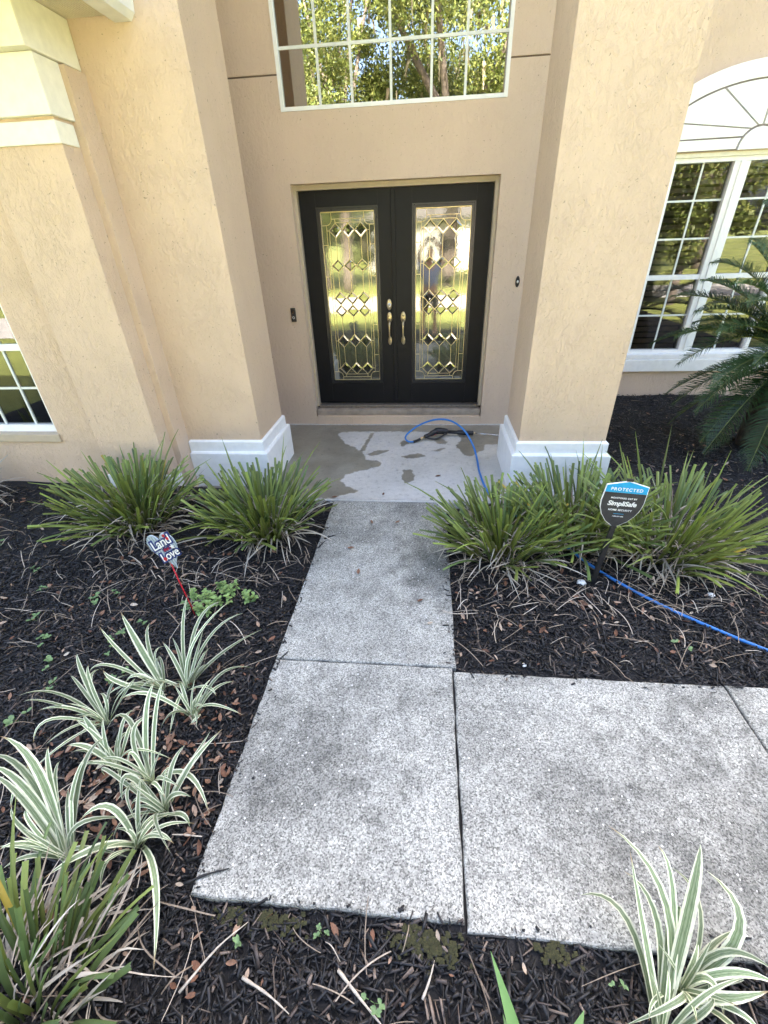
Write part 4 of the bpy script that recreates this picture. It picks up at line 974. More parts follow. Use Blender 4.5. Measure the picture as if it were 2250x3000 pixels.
# broad green leaves rising at the bottom edge
br = empty('broad_leaf_plant', (0.30, 0.16, -0.03), 'plain green plant whose two pointed leaves rise at the bottom edge', 'plant')
for b, mid, t, wd in (((0.30,.14,-.03),(0.27,.24,.10),(0.205,.42,.17),.04), ((0.31,.14,-.03),(0.37,.235,.09),(0.44,.335,.13),.05), ((0.29,.14,-.03),(0.26,.22,.06),(0.235,.32,.08),.03), ((0.30,.14,-.03),(.36,.08,.10),(.46,.0,.14),.04), ((0.30,.14,-.03),(.24,.06,.10),(.14,.0,.12),.04)):
    obj('leaf', strap_leaf(b, mid, t, wd, MT['broad']), None, br)

# ------------------------------------------------------------------ sago palm
pc = Vector((3.22, 4.30, 0.83))
palm = empty('sago_palm', (3.22, 4.30, 0.03), 'dark green sago palm in front of the right window', 'palm')
bm = bmesh.new(); add_tube(bm, [(3.22,4.30,-0.02),(3.22,4.30,0.25),(3.22,4.30,0.55),(3.22,4.30,0.80)], [.19,.20,.18,.10], 14)
bm_obj('trunk', bm, MT['palm_trunk'], palm, True)
FR = [(2.889,4.976,1.765),(2.646,5.043,1.578),(2.309,4.917,1.31),(2.32,5.094,.842),(2.22,4.256,.826),(2.323,3.868,.723),(2.338,3.979,.483),(2.609,4.813,.072),(2.48,3.884,.129),
      (2.92,5.018,2.05),(2.824,3.766,.02),(2.452,4.245,1.47),(3.1,3.3,.9),(3.6,3.4,1.1),(4.1,3.9,.9),(4.3,4.4,.7),(4.1,4.9,1.2),(3.5,5.2,1.5),(3.9,5.0,.5),(3.3,3.25,.4),(2.42,4.6,1.12),(2.36,4.10,1.12),(2.5,3.72,.95),(2.7,3.5,.55),(2.38,4.45,.40),(2.30,4.6,1.0),(2.5,4.85,1.45),(2.75,4.75,1.75),(2.28,4.35,1.25),(2.45,4.0,1.35),(2.6,3.75,1.2),(2.4,3.95,.6),(2.55,4.1,.15),(2.9,3.5,.3),(2.75,5.1,1.2),(2.55,4.95,.35)]
rp = random.Random(9)
for tpt in FR:
    tpt = Vector(tpt); d = tpt-pc; L_ = d.length
    mid = pc + d*0.5 + Vector((0, 0, 0.13 + 0.10*rp.random())); c = mid*2-(pc+tpt)/2
    pth = [pc*(1-f)**2 + c*2*f*(1-f) + tpt*f*f for f in [i/14 for i in range(15)]]
    fr_ = tube('frond', pth, [0.011*(1-0.75*i/14) for i in range(15)], MT['palm_rib'], palm, 6)
    V = []; F = []; U = []
    dense = catmull(pth[1:], 7); nD = len(dense)
    for i in range(2, nD-1, 1):
        p = dense[i]; t = (dense[i+1]-dense[i-1]).normalized(); s = t.cross(Vector((0, 0, 1)))
        if s.length < .05: s = Vector((1, 0, 0))
        s.normalize(); nn = s.cross(t)
        f = i/nD; ll = 0.20*(0.35+0.65*math.sin(math.pi*min(1, f*0.9+0.10))**0.6)*rp.uniform(.9, 1.1)*(1 if f < .85 else max(.35, (1-f)/.15))
        for sg_ in (-1, 1):
            dr = (s*sg_*0.80 + t*(0.42+0.2*rp.random()) + nn*(0.18+0.34*rp.random())).normalized(); q = p + dr*ll*0.55; e = p + dr*ll + Vector((0, 0, -0.02-0.04*rp.random()))
            wv = t*0.0042; k = len(V)
            V += [p-wv, p+wv, q-wv*.9, q+wv*.9, e]; U += [(0,0),(1,0),(0,.5),(1,.5),(.5,1)]
            F += [(k, k+1, k+3, k+2), (k+2, k+3, k+4)]
    me = bpy.data.meshes.new('leaflets'); me.from_pydata([tuple(v) for v in V], [], F); me.materials.append(MT['palm'])
    uv = me.uv_layers.new(name='UVMap'); li = np.empty(len(me.loops), dtype=np.int32); me.loops.foreach_get('vertex_index', li)
    uv.data.foreach_set('uv', np.array(U, dtype=np.float32)[li].ravel())
    tag(obj('leaflets', me, None, fr_), kind='stuff')

# ------------------------------------------------------------------ mulch chips, litter, straw
rng = np.random.default_rng(5)
def blocked(x, y, mrg=0.0):
    b = (x > -0.772-mrg) & (x < 0.16+mrg) & (y > 0.51-mrg) & (y < 3.17)
    b |= (x > 0.1) & (x < 2.92) & (y > 0.49-mrg) & (y < 1.50+mrg)
    b |= (x > -2.13) & (x < 1.57) & (y > 3.165-mrg) & (y < 5.1)
    b |= (x < -2.06) & (y > 3.06)
    b |= (y > 5.88) | ((x < 1.2) & (y > 4.9))
    return b
def chips(n, l0, l1, xr, yr, tall=0.012):
    x = rng.uniform(*xr, n); y = rng.uniform(*yr, n); k = ~blocked(x, y, -0.012); x, y = x[k], y[k]; n = len(x)
    l = rng.uniform(l0, l1, n)*rng.choice([0.35, 0.6, 1.0, 1.0, 1.5], n)/2; wd = rng.uniform(0.004, 0.013, n)/2; th = rng.uniform(0.002, 0.006, n)
    a = rng.uniform(0, 2*np.pi, n); pi_ = rng.normal(0, 0.22, n); ro = rng.normal(0, 0.35, n)
    z = mulch_z(x, y) + rng.uniform(-0.006, tall, n)
    edge = blocked(x, y, 0.05); z = np.where(edge, np.minimum(z, -0.014+rng.uniform(-.006, .008, n)), z)
    L = np.array([[-1,-1,0],[1,-1,0],[1,1,0],[-1,1,0],[-1,-1,1],[1,-1,1],[1,1,1],[-1,1,1]], float)
    P = np.repeat(L[None], n, 0)
    tp = rng.uniform(0.25, 1.0, (n, 2))
    P[:, :, 1] *= np.where(P[:, :, 0] < 0, tp[:, :1], tp[:, 1:])
    P[:, :, 0] += rng.normal(0, 0.10, (n, 8)); P[:, :, 1] += rng.normal(0, 0.14, (n, 8))
    P[:, :, 0] *= l[:, None]; P[:, :, 1] *= wd[:, None]; P[:, :, 2] *= th[:, None]
    Y_, Z_ = P[:, :, 1].copy(), P[:, :, 2].copy(); P[:, :, 1] = Y_*np.cos(ro)[:, None]-Z_*np.sin(ro)[:, None]; P[:, :, 2] = Y_*np.sin(ro)[:, None]+Z_*np.cos(ro)[:, None]
    X_, Z_ = P[:, :, 0].copy(), P[:, :, 2].copy(); P[:, :, 0] = X_*np.cos(pi_)[:, None]-Z_*np.sin(pi_)[:, None]; P[:, :, 2] = X_*np.sin(pi_)[:, None]+Z_*np.cos(pi_)[:, None]
    X_, Y_ = P[:, :, 0].copy(), P[:, :, 1].copy(); P[:, :, 0] = X_*np.cos(a)[:, None]-Y_*np.sin(a)[:, None]; P[:, :, 1] = X_*np.sin(a)[:, None]+Y_*np.cos(a)[:, None]
    P[:, :, 0] += x[:, None]; P[:, :, 1] += y[:, None]; P[:, :, 2] += z[:, None]
    return P, np.repeat(np.clip(rng.beta(1.2, 2.2, n)*1.15, 0, 1), 8)
def spill():
    """chips that have strayed onto the slab margins"""
    P_, t_ = chips(2600, .008, .03, (-3, 3), (-.2, 3)); c = P_.mean(1)
    E = [(-.772, -.772, .52, 3.15), (.168, .168, 1.52, 3.15), (.17, 2.8, 1.488, 1.488), (-.77, 2.8, .515, .515)]
    k = rng.integers(0, 4, len(P_)); e = np.array(E)[k]; u = rng.uniform(0, 1, len(P_)); off = np.abs(rng.normal(0, .022, len(P_)))
    x = e[:, 0]+(e[:, 1]-e[:, 0])*u; y = e[:, 2]+(e[:, 3]-e[:, 2])*u
    x = x+np.where(k == 0, off, np.where(k == 1, -off, 0)); y = y+np.where(k == 2, -off, np.where(k == 3, off, 0))
    P_ += (np.stack([x, y, np.full(len(x), .005)], -1)-c)[:, None, :]
    keep = rng.uniform(0, 1, len(x)) < .11
    return P_[keep], t_.reshape(-1, 8)[keep].ravel()
parts = [spill(), chips(46000, .022, .060, (-3.0, 2.6), (-0.6, 2.2)), chips(42000, .025, .065, (-4.6, 4.6), (1.6, 5.9)), chips(9000, .015, .055, (-1.9, 1.8), (-0.3, 0.56), 0.01), chips(7000, .015, .05, (-2.2, -0.6), (0.4, 2.0), 0.01), chips(2200, .06, .11, (-3.0, 2.6), (-0.5, 3.0), 0.018)]
P = np.concatenate([p for p, _ in parts]); tint = np.concatenate([t for _, t in parts])
FQ = np.array([[4,5,6,7],[0,1,5,4],[1,2,6,5],[2,3,7,6],[3,0,4,7]])
F = (FQ[None] + (np.arange(len(P))*8)[:, None, None]).reshape(-1, 4)
me = np_mesh('mulch_chips', P.reshape(-1, 3), F)
me.attributes.new('tint', 'FLOAT', 'POINT').data.foreach_set('value', tint.astype(np.float32))
tag(obj('mulch_chips', me, MT['chips']), 'shredded black bark mulch covering the planting beds', 'mulch', kind='stuff')

def leaf_template():
    """small oak leaf, 1 long, cupped, pointed ends"""
    s = [(-.5, 0.0), (-.34, .13), (-.1, .2), (.14, .19), (.36, .10), (.5, .0)]
    V = []
    for x, w_ in s:
        V += [(x, -w_, 0.12*w_*2), (x, 0, -0.02), (x, w_, 0.14*w_*2)]
    F = []
    for i in range(len(s)-1):
        for k in (0, 1): F.append((3*i+k, 3*i+k+1, 3*i+4+k, 3*i+3+k))
    return np.array(V), np.array(F)
LV, LF = leaf_template()
def scatter(TV, TF, x, y, z, sc, yaw_, pit, rol, name, mat, tint, bendx=None):
    n = len(x); P = np.repeat(TV[None], n, 0)*sc[:, None, None]
    if bendx is not None: P[:, :, 2] += bendx[:, None]*(P[:, :, 0]**2)/sc[:, None]
    def rot(P, i, j, a):
        A_, B_ = P[:, :, i].copy(), P[:, :, j].copy(); P[:, :, i] = A_*np.cos(a)[:, None]-B_*np.sin(a)[:, None]; P[:, :, j] = A_*np.sin(a)[:, None]+B_*np.cos(a)[:, None]
    rot(P, 1, 2, rol); rot(P, 0, 2, pit); rot(P, 0, 1, yaw_)
    P += np.stack([x, y, z], -1)[:, None, :]
    F = (TF[None] + (np.arange(n)*len(TV))[:, None, None]).reshape(-1, TF.shape[1])
    me = np_mesh(name, P.reshape(-1, 3), F, True)
    me.attributes.new('tint', 'FLOAT', 'POINT').data.foreach_set('value', np.repeat(tint, len(TV)).astype(np.float32))
    return obj(name, me, mat)
# litter gathers round the plants
cen = [(-2.05, 2.3, .35, 60), (-1.2, 2.3, .3, 50), (.5, 2.25, .3, 45), (1.3, 2.25, .4, 60), (1.75, 2.2, .3, 40), (-1.1, 1.1, .25, 170), (-1.12, .8, .24, 170), (-1.35, .95, .2, 60), (-.75, .35, .3, 30), (.0, .25, .4, 40), (-3.3, 2.7, .4, 50), (-1.5, 1.6, .5, 50), (1.0, 1.9, .6, 70), (2.2, 3.6, .9, 140), (0.55, 1.75, .35, 25), (-2.4, 1.8, .6, 50)]
xs = np.concatenate([rng.normal(c[0], c[2], c[3]) for c in cen]); ys = np.concatenate([rng.normal(c[1], c[2]*.7, c[3]) for c in cen])
k = ~blocked(xs, ys, 0.02); xs, ys = xs[k], ys[k]; n = len(xs)
tag(scatter(LV, LF, xs, ys, mulch_z(xs, ys)+rng.uniform(.012, .028, n), rng.uniform(.014, .052, n), rng.uniform(0, 6.28, n), rng.normal(0, .3, n), rng.normal(0, .4, n), 'leaf_litter', MT['litter'], rng.beta(1.6, 1.6, n), rng.normal(.1, .25, n)),
    'small dead brown leaves scattered over the mulch', 'leaf litter', kind='stuff')
# dry straw: fallen blades, gently curved ribbons
ns = 9; SV = []; SF = []
for i in range(ns+1):
    SV += [(-.5+i/ns, -.5, 0), (-.5+i/ns, .5, 0)]
SF = np.array([(2*i, 2*i+2, 2*i+3, 2*i+1) for i in range(ns)]); SV = np.array(SV)
def straws(cen, lo, hi, wlo, whi, zup=.03):
    xs = np.concatenate([rng.normal(c[0], c[2], c[3]) for c in cen]); ys = np.concatenate([rng.normal(c[1], c[2]*.6, c[3]) for c in cen])
    k = ~blocked(xs, ys, 0.03); xs, ys = xs[k], ys[k]; n = len(xs)
    l = rng.uniform(lo, hi, n); w_ = rng.uniform(wlo, whi, n); P = np.repeat(SV[None], n, 0)
    t = P[:, :, 0].copy()
    P[:, :, 1] = P[:, :, 1]*w_[:, None]*(1-.7*np.abs(t)**1.5) + rng.normal(0, .09, n)[:, None]*(t**2)*l[:, None]*2 + rng.normal(0, .012, n)[:, None]*np.sin(t*6+rng.uniform(0, 6, n)[:, None])*l[:, None]
    P[:, :, 0] *= l[:, None]
    P[:, :, 2] = rng.uniform(-.02, .05, n)[:, None]*np.cos(t*3) 
    a = rng.uniform(0, 6.28, n); X_, Y_ = P[:, :, 0].copy(), P[:, :, 1].copy()
    P[:, :, 0] = X_*np.cos(a)[:, None]-Y_*np.sin(a)[:, None]+xs[:, None]; P[:, :, 1] = X_*np.sin(a)[:, None]+Y_*np.cos(a)[:, None]+ys[:, None]
    P[:, :, 2] = mulch_z(P[:, :, 0], P[:, :, 1]) + .016 + np.abs(P[:, :, 2])*.8 + rng.uniform(0, zup, n)[:, None]*.3
    inb = blocked(P[:, :, 0], P[:, :, 1], 0.0); P[:, :, 2] = np.where(inb, np.maximum(P[:, :, 2], 0.012), P[:, :, 2])
    return P
SP = np.concatenate([straws([(-2.0, 2.15, .35, 110), (-1.15, 2.2, .3, 110), (.5, 2.12, .3, 90), (1.2, 2.15, .35, 90), (1.75, 2.15, .3, 80), (-3.5, 2.4, .35, 90)], .05, .24, .002, .006, .06),
                     straws([(-1.9, 1.7, .5, 70), (-1.2, 1.0, .5, 60), (-.8, .35, .3, 26), (0, .25, .45, 34), (1.1, 1.8, .6, 45), (.5, .3, .3, 10)], .05, .24, .002, .005)])
n = len(SP); F = (SF[None] + (np.arange(n)*len(SV))[:, None, None]).reshape(-1, 4)
me = np_mesh('dry_straw', SP.reshape(-1, 3), F, True)
me.attributes.new('tint', 'FLOAT', 'POINT').data.foreach_set('value', np.repeat(rng.beta(1.5, 1.8, n), len(SV)).astype(np.float32))
tag(obj('dry_straw', me, MT['straw']), 'pale dry straw and fallen blades lying on the mulch', 'straw', kind='stuff')

# single fallen leaves lying on the walk and porch
FL = [((0.11, 3.62), .055, .3, 'reddish leaf on the porch right of the middle', .25), ((-0.36, 3.27), .042, 1.4, 'small brown leaf on the porch near its front edge', .35), ((-0.77, 3.20), .05, .2, 'orange leaf in the mulch corner where walk meets porch', .4),
      ((-0.41, 2.83), .048, 1.9, 'upright tan leaf on the walk below the porch, left one', .5), ((-0.21, 2.84), .042, .6, 'tan leaf on the walk below the porch, right one', .5), ((-0.43, 2.23), .052, 1.6, 'lone brown leaf in the middle of the upper walk slab', .42),
      ((-0.52, 2.49), .05, .1, 'flat brown leaf near the left side of the upper walk slab', .45), ((-0.02, 1.98), .04, .5, 'small dark leaf on the right side of the upper walk slab', .2), ((0.04, 1.80), .035, .2, 'curled grey leaf at the lower right of the upper walk slab', .9)]
lf_me = {}
for (x_, y_), s_, a_, lab, tn in FL:
    z_ = 0.012 if y_ < 3.17 or y_ > 3.18 else 0.015
    if x_ < -.75: z_ = float(mulch_z(x_, y_))+.02
    o = scatter(LV, LF, np.array([0.]), np.array([0.]), np.array([0.]), np.array([s_]), np.array([0.]), np.array([0.1]), np.array([.15]), 'fallen_leaf', MT['litter'], np.array([tn]), np.array([.2]))
    o.location = (x_, y_, z_); o.rotation_euler = (0, 0, a_); tag(o, lab, 'leaf', 'single leaves on the walk')

# loose sticks, chips and pebbles that stand out
STK = [([(-.70,.30,-.018),(-.62,.40,.0),(-.548,.47,-.01)], .0045, 'straw', 'long pale dry stalk in the mulch below the left slab'),
       ([(-.52,.345,-.01),(-.43,.315,.004),(-.36,.285,-.012)], .0048, 'straw', 'whitish curled dry blade at the bottom edge of the photo'),
       ([(-.235,.385,-.012),(-.16,.33,.0),(-.07,.27,-.012)], .0055, 'straw', 'split grey stalk in the mulch near the bottom middle'),
       ([(.02,.345,-.012),(.04,.385,.0),(.055,.43,-.012)], .0045, 'straw', 'short pale stalk in the mulch below the slab joint'),
       ([(-.80,.545,.004),(-.735,.575,.008),(-.66,.60,.006)], .006, 'chips', 'dark forked bark stick on the bottom left slab corner'),
       ([(-.735,2.60,.006),(-.70,2.625,.008),(-.66,2.65,.006)], .007, 'chips', 'dark bark chip on the left edge of the upper slab'),
       ([(-.75,2.50,.006),(-.735,2.54,.008),(-.72,2.575,.006)], .006, 'chips', 'second dark bark chip lower on the left slab edge')]
for pts_, r_, mk, lab in STK:
    o = tube('dry_stalk' if mk == 'straw' else 'bark_chip', catmull(pts_, 4), [r_*(1.0-.085*k+.12*math.sin(k*2.3)) for k in range(9)], MT[mk], None, 6)
    tag(o, lab, 'stick'); o.data.attributes.new('tint', 'FLOAT', 'POINT').data.foreach_set('value', np.full(len(o.data.vertices), .85 if mk == 'straw' else .3, dtype=np.float32))
for (x_, y_), s_, lab in (((.985, 2.215), .028, 'white pebble at the foot of the shield sign stake'), ((.52, 1.56), .012, 'small white pebble in the mulch above the right slab'), ((1.72, 2.15), .02, 'grey pebble in the mulch right of the hose')):
    bm = bmesh.new(); bmesh.ops.create_icosphere(bm, subdivisions=2, radius=s_)
    for v in bm.verts: v.co *= 1+.22*math.sin(v.co.x*160+v.co.y*210)*.6; v.co.z *= .62
    o = bm_obj('pebble', bm, MT['white'], None, True); o.location = (x_, y_, float(mulch_z(x_, y_))+s_*.4); tag(o, lab, 'pebble')

# herb, weeds, moss
def leaflet(V, F, p, d, l, w_, up):
    d = d.normalized(); s = d.cross(Vector((0, 0, 1)))
    if s.length < .05: s = Vector((1, 0, 0))
    s.normalize(); nn = s.cross(d); k = len(V)
    V += [p, p+d*l*.3-s*w_*.9+nn*up, p+d*l*.35-nn*0.001, p+d*l*.3+s*w_*.9+nn*up, p+d*l*.72-s*w_*.75+nn*up*.7, p+d*l*.75, p+d*l*.72+s*w_*.75+nn*up*.7, p+d*l-nn*up*.6]
    F += [(k,k+1,k+2),(k,k+2,k+3),(k+1,k+4,k+5,k+2),(k+2,k+5,k+6,k+3),(k+4,k+7,k+5),(k+5,k+7,k+6)]
herb = empty('herb_plant', (-1.27, 1.90, float(mulch_z(-1.27, 1.90))), 'small bright green mint like plant right of the red rod', 'plant')
rh = random.Random(3); hz = float(mulch_z(-1.27, 1.9))
for s_ in range(26):
    a = rh.uniform(0, 6.28); rad = 0.19*math.sqrt(rh.random()); bx_, by_ = -1.22+rad*math.cos(a)*1.15, 1.90+rad*math.sin(a)*.7
    h_ = rh.uniform(.05, .12)*(1.25-rad*2.5); top = Vector((bx_, by_, hz+h_))
    tube('stem', [(bx_*.7-1.25*.3, by_*.7+1.9*.3, hz-.01), (bx_, by_, hz+h_*.5), top], .0016, MT['weed'], herb, 5)
    for lv in range(3):
        for q in range(4 if lv else 3):
            V = []; F = []; an = rh.uniform(0, 6.28)
            leaflet(V, F, top-Vector((0, 0, lv*.02)), Vector((math.cos(an), math.sin(an), .35-lv*.25)), rh.uniform(.018, .034), .011, .004)
            pd('leaf', V, F, MT['mint'], herb, True)
WD = [(-3.1,2.35),(-2.62,2.1),(-2.05,1.86),(-1.95,1.92),(-2.3,1.72),(-2.55,1.62),(-2.7,1.68),(-2.15,1.55),(-1.75,1.62),(-1.62,1.72),(-2.0,1.4),(-1.85,1.28),(-1.7,1.5),(-2.45,1.95),(-2.75,1.5),(-2.9,1.75),(-1.55,1.35),(-1.9,1.1),(-2.15,1.02),(-.58,.40),(-.12,.33),(.08,.26),(.58,.42),(1.35,1.72),(1.72,1.60),(-1.45,1.84),(-.30,.46)]
rw = random.Random(12)
for i, (x_, y_) in enumerate(WD):
    z_ = float(mulch_z(x_, y_))+.012; V = []; F = []; sc_ = rw.uniform(.7, 1.25)*(0.7 if y_ < .6 else 1.1)
    for st_ in range(rw.randint(2, 4)):
        a = rw.uniform(0, 6.28); c_ = Vector((.03*math.cos(a)*sc_, .03*math.sin(a)*sc_, rw.uniform(.008, .03)))
        for q in range(rw.randint(3, 5)):
            an = rw.uniform(0, 6.28); leaflet(V, F, c_, Vector((math.cos(an), math.sin(an), .3)), .022*sc_*rw.uniform(.8, 1.2), .008*sc_, .002)
        k = len(V); V += [Vector((0, -.001, -.02)), Vector((0, .001, -.02)), c_+Vector((0, .001, 0)), c_-Vector((0, .001, 0))]; F.append((k, k+1, k+2, k+3))
    o = pd('weed', V, F, MT['weed'], None, True); o.location = (x_, y_, z_)
    lab = 'tiny green weed seedling growing in the black mulch left of the walk' if x_ < -.9 else 'tiny green weed in the mulch strip below the slabs' if y_ < .6 else 'tiny green weed in the mulch right of the walk'
    tag(o, lab, 'weed', 'weeds left of the walk' if x_ < -.9 else 'weeds below the slabs' if y_ < .6 else 'weeds right of the walk')
mv = []; mf = []
for x_, y_, n_ in ((-.62, .49, 40), (-.50, .485, 50), (-.40, .48, 26), (-.02, .475, 70), (.05, .46, 70), (.10, .46, 40), (.42, .465, 40)):
    for q in range(n_):
        a, b = rnd.gauss(x_, .03), rnd.gauss(y_, .018)
        if b > .505: continue
        s_ = rnd.uniform(.004, .010); zz = float(mulch_z(a, b))+.008; k = len(mv)
        mv += [(a-s_, b-s_, zz), (a+s_, b-s_*.6, zz), (a+s_*.7, b+s_, zz), (a-s_, b+s_, zz), (a, b, zz+s_*.9)]
        mf += [(k, k+1, k+4), (k+1, k+2, k+4), (k+2, k+3, k+4), (k+3, k, k+4)]
tag(pd('moss', mv, mf, MT['moss'], None, True), 'olive moss patches along the slab edge', 'moss', kind='stuff')

# ------------------------------------------------------------------ the street behind the camera, seen mirrored in the glass
def tree(name, label, x, y, h, crown, nleaf, seed, lsize=.16, moss=0, tr=0.28, base=2.2, group='street trees mirrored in the glass'):
    rr = random.Random(seed); rg = np.random.default_rng(seed)
    t = empty(name, (x, y, -.12), label, 'tree', group)
    bm = bmesh.new(); top = Vector((x+rr.uniform(-.6, .6), y, h*.55))
    add_tube(bm, catmull([(x, y, -.2), (x+rr.uniform(-.15, .15), y, base), top], 5), [tr*(1-.06*k) for k in range(11)], 10)
    C = []
    for k in range(11):
        a = rr.uniform(0, 6.28); q = Vector((x+crown*.75*math.cos(a)*rr.uniform(.4, 1), y+crown*.75*math.sin(a)*rr.uniform(.4, 1), rr.uniform(base+.9, h)))
        st_ = Vector((x, y, rr.uniform(base*.8, h*.5)))
        add_tube(bm, catmull([st_, st_.lerp(q, .5)+Vector((0, 0, rr.uniform(-.3, .5))), q], 4), [tr*.42*(1-.085*j) for j in range(9)], 6); C.append(q); C.append(st_.lerp(q, .65))
    bm_obj('trunk', bm, MT['bark'], t, True)
    for k in range(14):
        a = rr.uniform(0, 6.28); b = rr.uniform(0, 1); C.append(Vector((x+crown*math.cos(a)*b, y+crown*math.sin(a)*b, rr.uniform(base+.6, h))))
    cc = np.array([tuple(c) for c in C]); ii = rg.integers(0, len(cc), nleaf); rad = rg.uniform(.5, 1.15, len(cc))[ii]*crown*.27
    d = rg.normal(0, 1, (nleaf, 3)); d /= np.linalg.norm(d, axis=1)[:, None]; d *= (rg.uniform(0, 1, nleaf)**.45*rad)[:, None]; d[:, 2] *= .75
    p = cc[ii]+d; A_ = rg.normal(0, 1, (nleaf, 3)); A_ /= np.linalg.norm(A_, axis=1)[:, None]; B_ = np.cross(A_, rg.normal(0, 1, (nleaf, 3))); B_ /= np.linalg.norm(B_, axis=1)[:, None]
    l = rg.uniform(.6, 1.3, nleaf)[:, None]*lsize
    V = np.stack([p-A_*l*.5, p+B_*l*.22, p+A_*l*.5, p-B_*l*.22], 1).reshape(-1, 3); F = np.arange(nleaf*4).reshape(-1, 4)
    me = np_mesh('crown', V, F); me.attributes.new('tint', 'FLOAT', 'POINT').data.foreach_set('value', np.repeat(rg.beta(2, 2, nleaf), 4).astype(np.float32))
    tag(obj('crown', me, MT['leaf_tree'], t), kind='stuff')
    if moss:
        jj = rg.integers(0, len(cc), moss); p = cc[jj]+rg.normal(0, crown*.2, (moss, 3)); l = rg.uniform(.3, .9, moss); w_ = rg.uniform(.03, .09, moss); a = rg.uniform(0, 6.28, moss)
        dx = np.stack([np.cos(a)*w_, np.sin(a)*w_, 0*a], -1); dz = np.stack([rg.normal(0, .08, moss), rg.normal(0, .08, moss), -l], -1)
        V = np.stack([p-dx, p+dx, p+dx*.4+dz, p-dx*.2+dz], 1).reshape(-1, 3)
        me = np_mesh('hanging_moss', V, np.arange(moss*4).reshape(-1, 4)); me.attributes.new('tint', 'FLOAT', 'POINT').data.foreach_set('value', np.repeat(rg.uniform(0, 1, moss), 4).astype(np.float32))
        tag(obj('hanging_moss', me, MT['tree_moss'], t), kind='stuff')
    return t
tree('oak_tree', 'broad oak across the street with hanging moss, mirrored in the upper window', 0.8, -13.0, 11.5, 6.2, 70000, 1, lsize=.15, moss=260, tr=.42, base=3.2)
tree('oak_tree', 'tall oak left of the mossy one, mirrored in the upper window', -6.5, -14.5, 11.0, 4.6, 20000, 2, moss=90, tr=.34, base=2.6)
tree('oak_tree', 'oak right of the mossy one, mirrored in the upper window', 8.0, -13.5, 11.0, 4.8, 18000, 3, moss=150, tr=.36, base=2.6)
tree('oak_tree', 'small leafy tree in front of the far house, mirrored in the left door', -4.8, -13.0, 5.0, 2.2, 9000, 4, tr=.2, base=1.5)
tree('oak_tree', 'bushy tree far left across the street', -12.5, -17.0, 8.5, 4.6, 12000, 5, base=1.4)
tree('oak_tree', 'bushy tree far right across the street', 15.0, -18.0, 9.0, 5.0, 12000, 6, base=1.4)
tree('oak_tree', 'dense tree behind the far house', -3.0, -36.0, 10.5, 6.5, 12000, 7, lsize=.26, base=1.6)
tree('oak_tree', 'dense tree behind the far house on the right', 9.0, -38.0, 10.5, 6.5, 12000, 8, lsize=.26, base=1.6)
tree('oak_tree', 'leafy tree right of the front yard, mirrored in the right window', 7.3, -3.6, 4.6, 2.3, 9000, 12, tr=.14, base=.7)
tree('oak_tree', 'second leafy tree further right, mirrored in the right window', 11.2, -3.4, 5.2, 2.6, 9000, 13, tr=.16, base=.6)
tree('oak_tree', 'tall thin oak just left of the mossy one, mirrored in the upper window', -3.6, -11.5, 11.5, 3.8, 30000, 21, lsize=.15, moss=60, tr=.24, base=3.6)
tree('oak_tree', 'dense tree beyond the far house on the left', -16.0, -33.0, 10.5, 6.0, 12000, 10, lsize=.26, base=1.4)

for i_, (x_, y_, h_, c_) in enumerate(((-13.0,-15.5,4.2,2.4),(-9.6,-16.5,3.6,2.2),(-7.2,-15.2,3.2,1.9),(-2.9,-16.0,2.6,1.5),(8.2,-16.8,3.4,1.9),(11.4,-15.4,4.0,2.3))):
    tree('shrub', ('leftmost', 'second leftmost', 'third from left', 'fourth from left', 'fifth from left', 'rightmost')[i_] + ' of the leafy shrubs beyond the street', x_, y_, h_, c_, 5000, 40+i_, lsize=.17, tr=.08, base=.15, group='shrubs beyond the street')
far = empty('far_house', (3, -27, -.12), 'white house across the street, mirrored in the right door', 'house')
MT['far_wall'] = plain('far_wall_white', (0.72, 0.70, 0.66), 0.8, var=0.06, vscale=2); MT['far_door'] = plain('far_garage', (0.60, 0.58, 0.54), 0.6)
wall_holes('wall', -4.5, 8.5, -.12, 3.0, 27.0, [(-3.5, -2.0, .8, 2.2), (-.6, .5, -.1, 2.1), (2.0, 3.4, .8, 2.2), (4.6, 7.6, -.1, 2.3)], .2, MT['far_wall'], far)
fw_ = far.children[0]; fw_.matrix_parent_inverse = Matrix.Identity(4); fw_.location = (0, 0, 0)
fw_.matrix_basis = Matrix.Translation((2.0, 27.0, .12)) @ Matrix.Rotation(math.pi, 4, 'Z'); fw_.location = (1.0, 27.0, .12)
def fp(name, x0, x1, y0, y1, z0, z1, mat): return box(name, x0, x1, y0, y1, z0, z1, mat, far)
fp('window', 4.55+2.95, 6.05+2.95-.05, -27.19, -27.15, .80, 2.2, MT['pane_up']); fp('window', .65, 1.95, -27.19, -27.15, .82, 2.18, MT['pane_up'])
fp('front_door', 3.5, 4.6, -27.19, -27.12, -.1, 2.1, MT['red']); fp('garage_door', -3.6, -.6, -27.19, -27.12, -.1, 2.3, MT['far_door'])
fp('wall', -4.5, 8.5, -36.0, -27.25, -.12, 2.98, MT['far_wall'])
pd('roof', [(-5.3,-26.3,3.0),(9.3,-26.3,3.0),(9.3,-36.8,3.0),(-5.3,-36.8,3.0),(-1,-31.5,5.4),(5,-31.5,5.4)], [(0,1,5,4),(1,2,5),(2,3,4,5),(3,0,4),(0,3,2,1)], MT['shingle'], far)

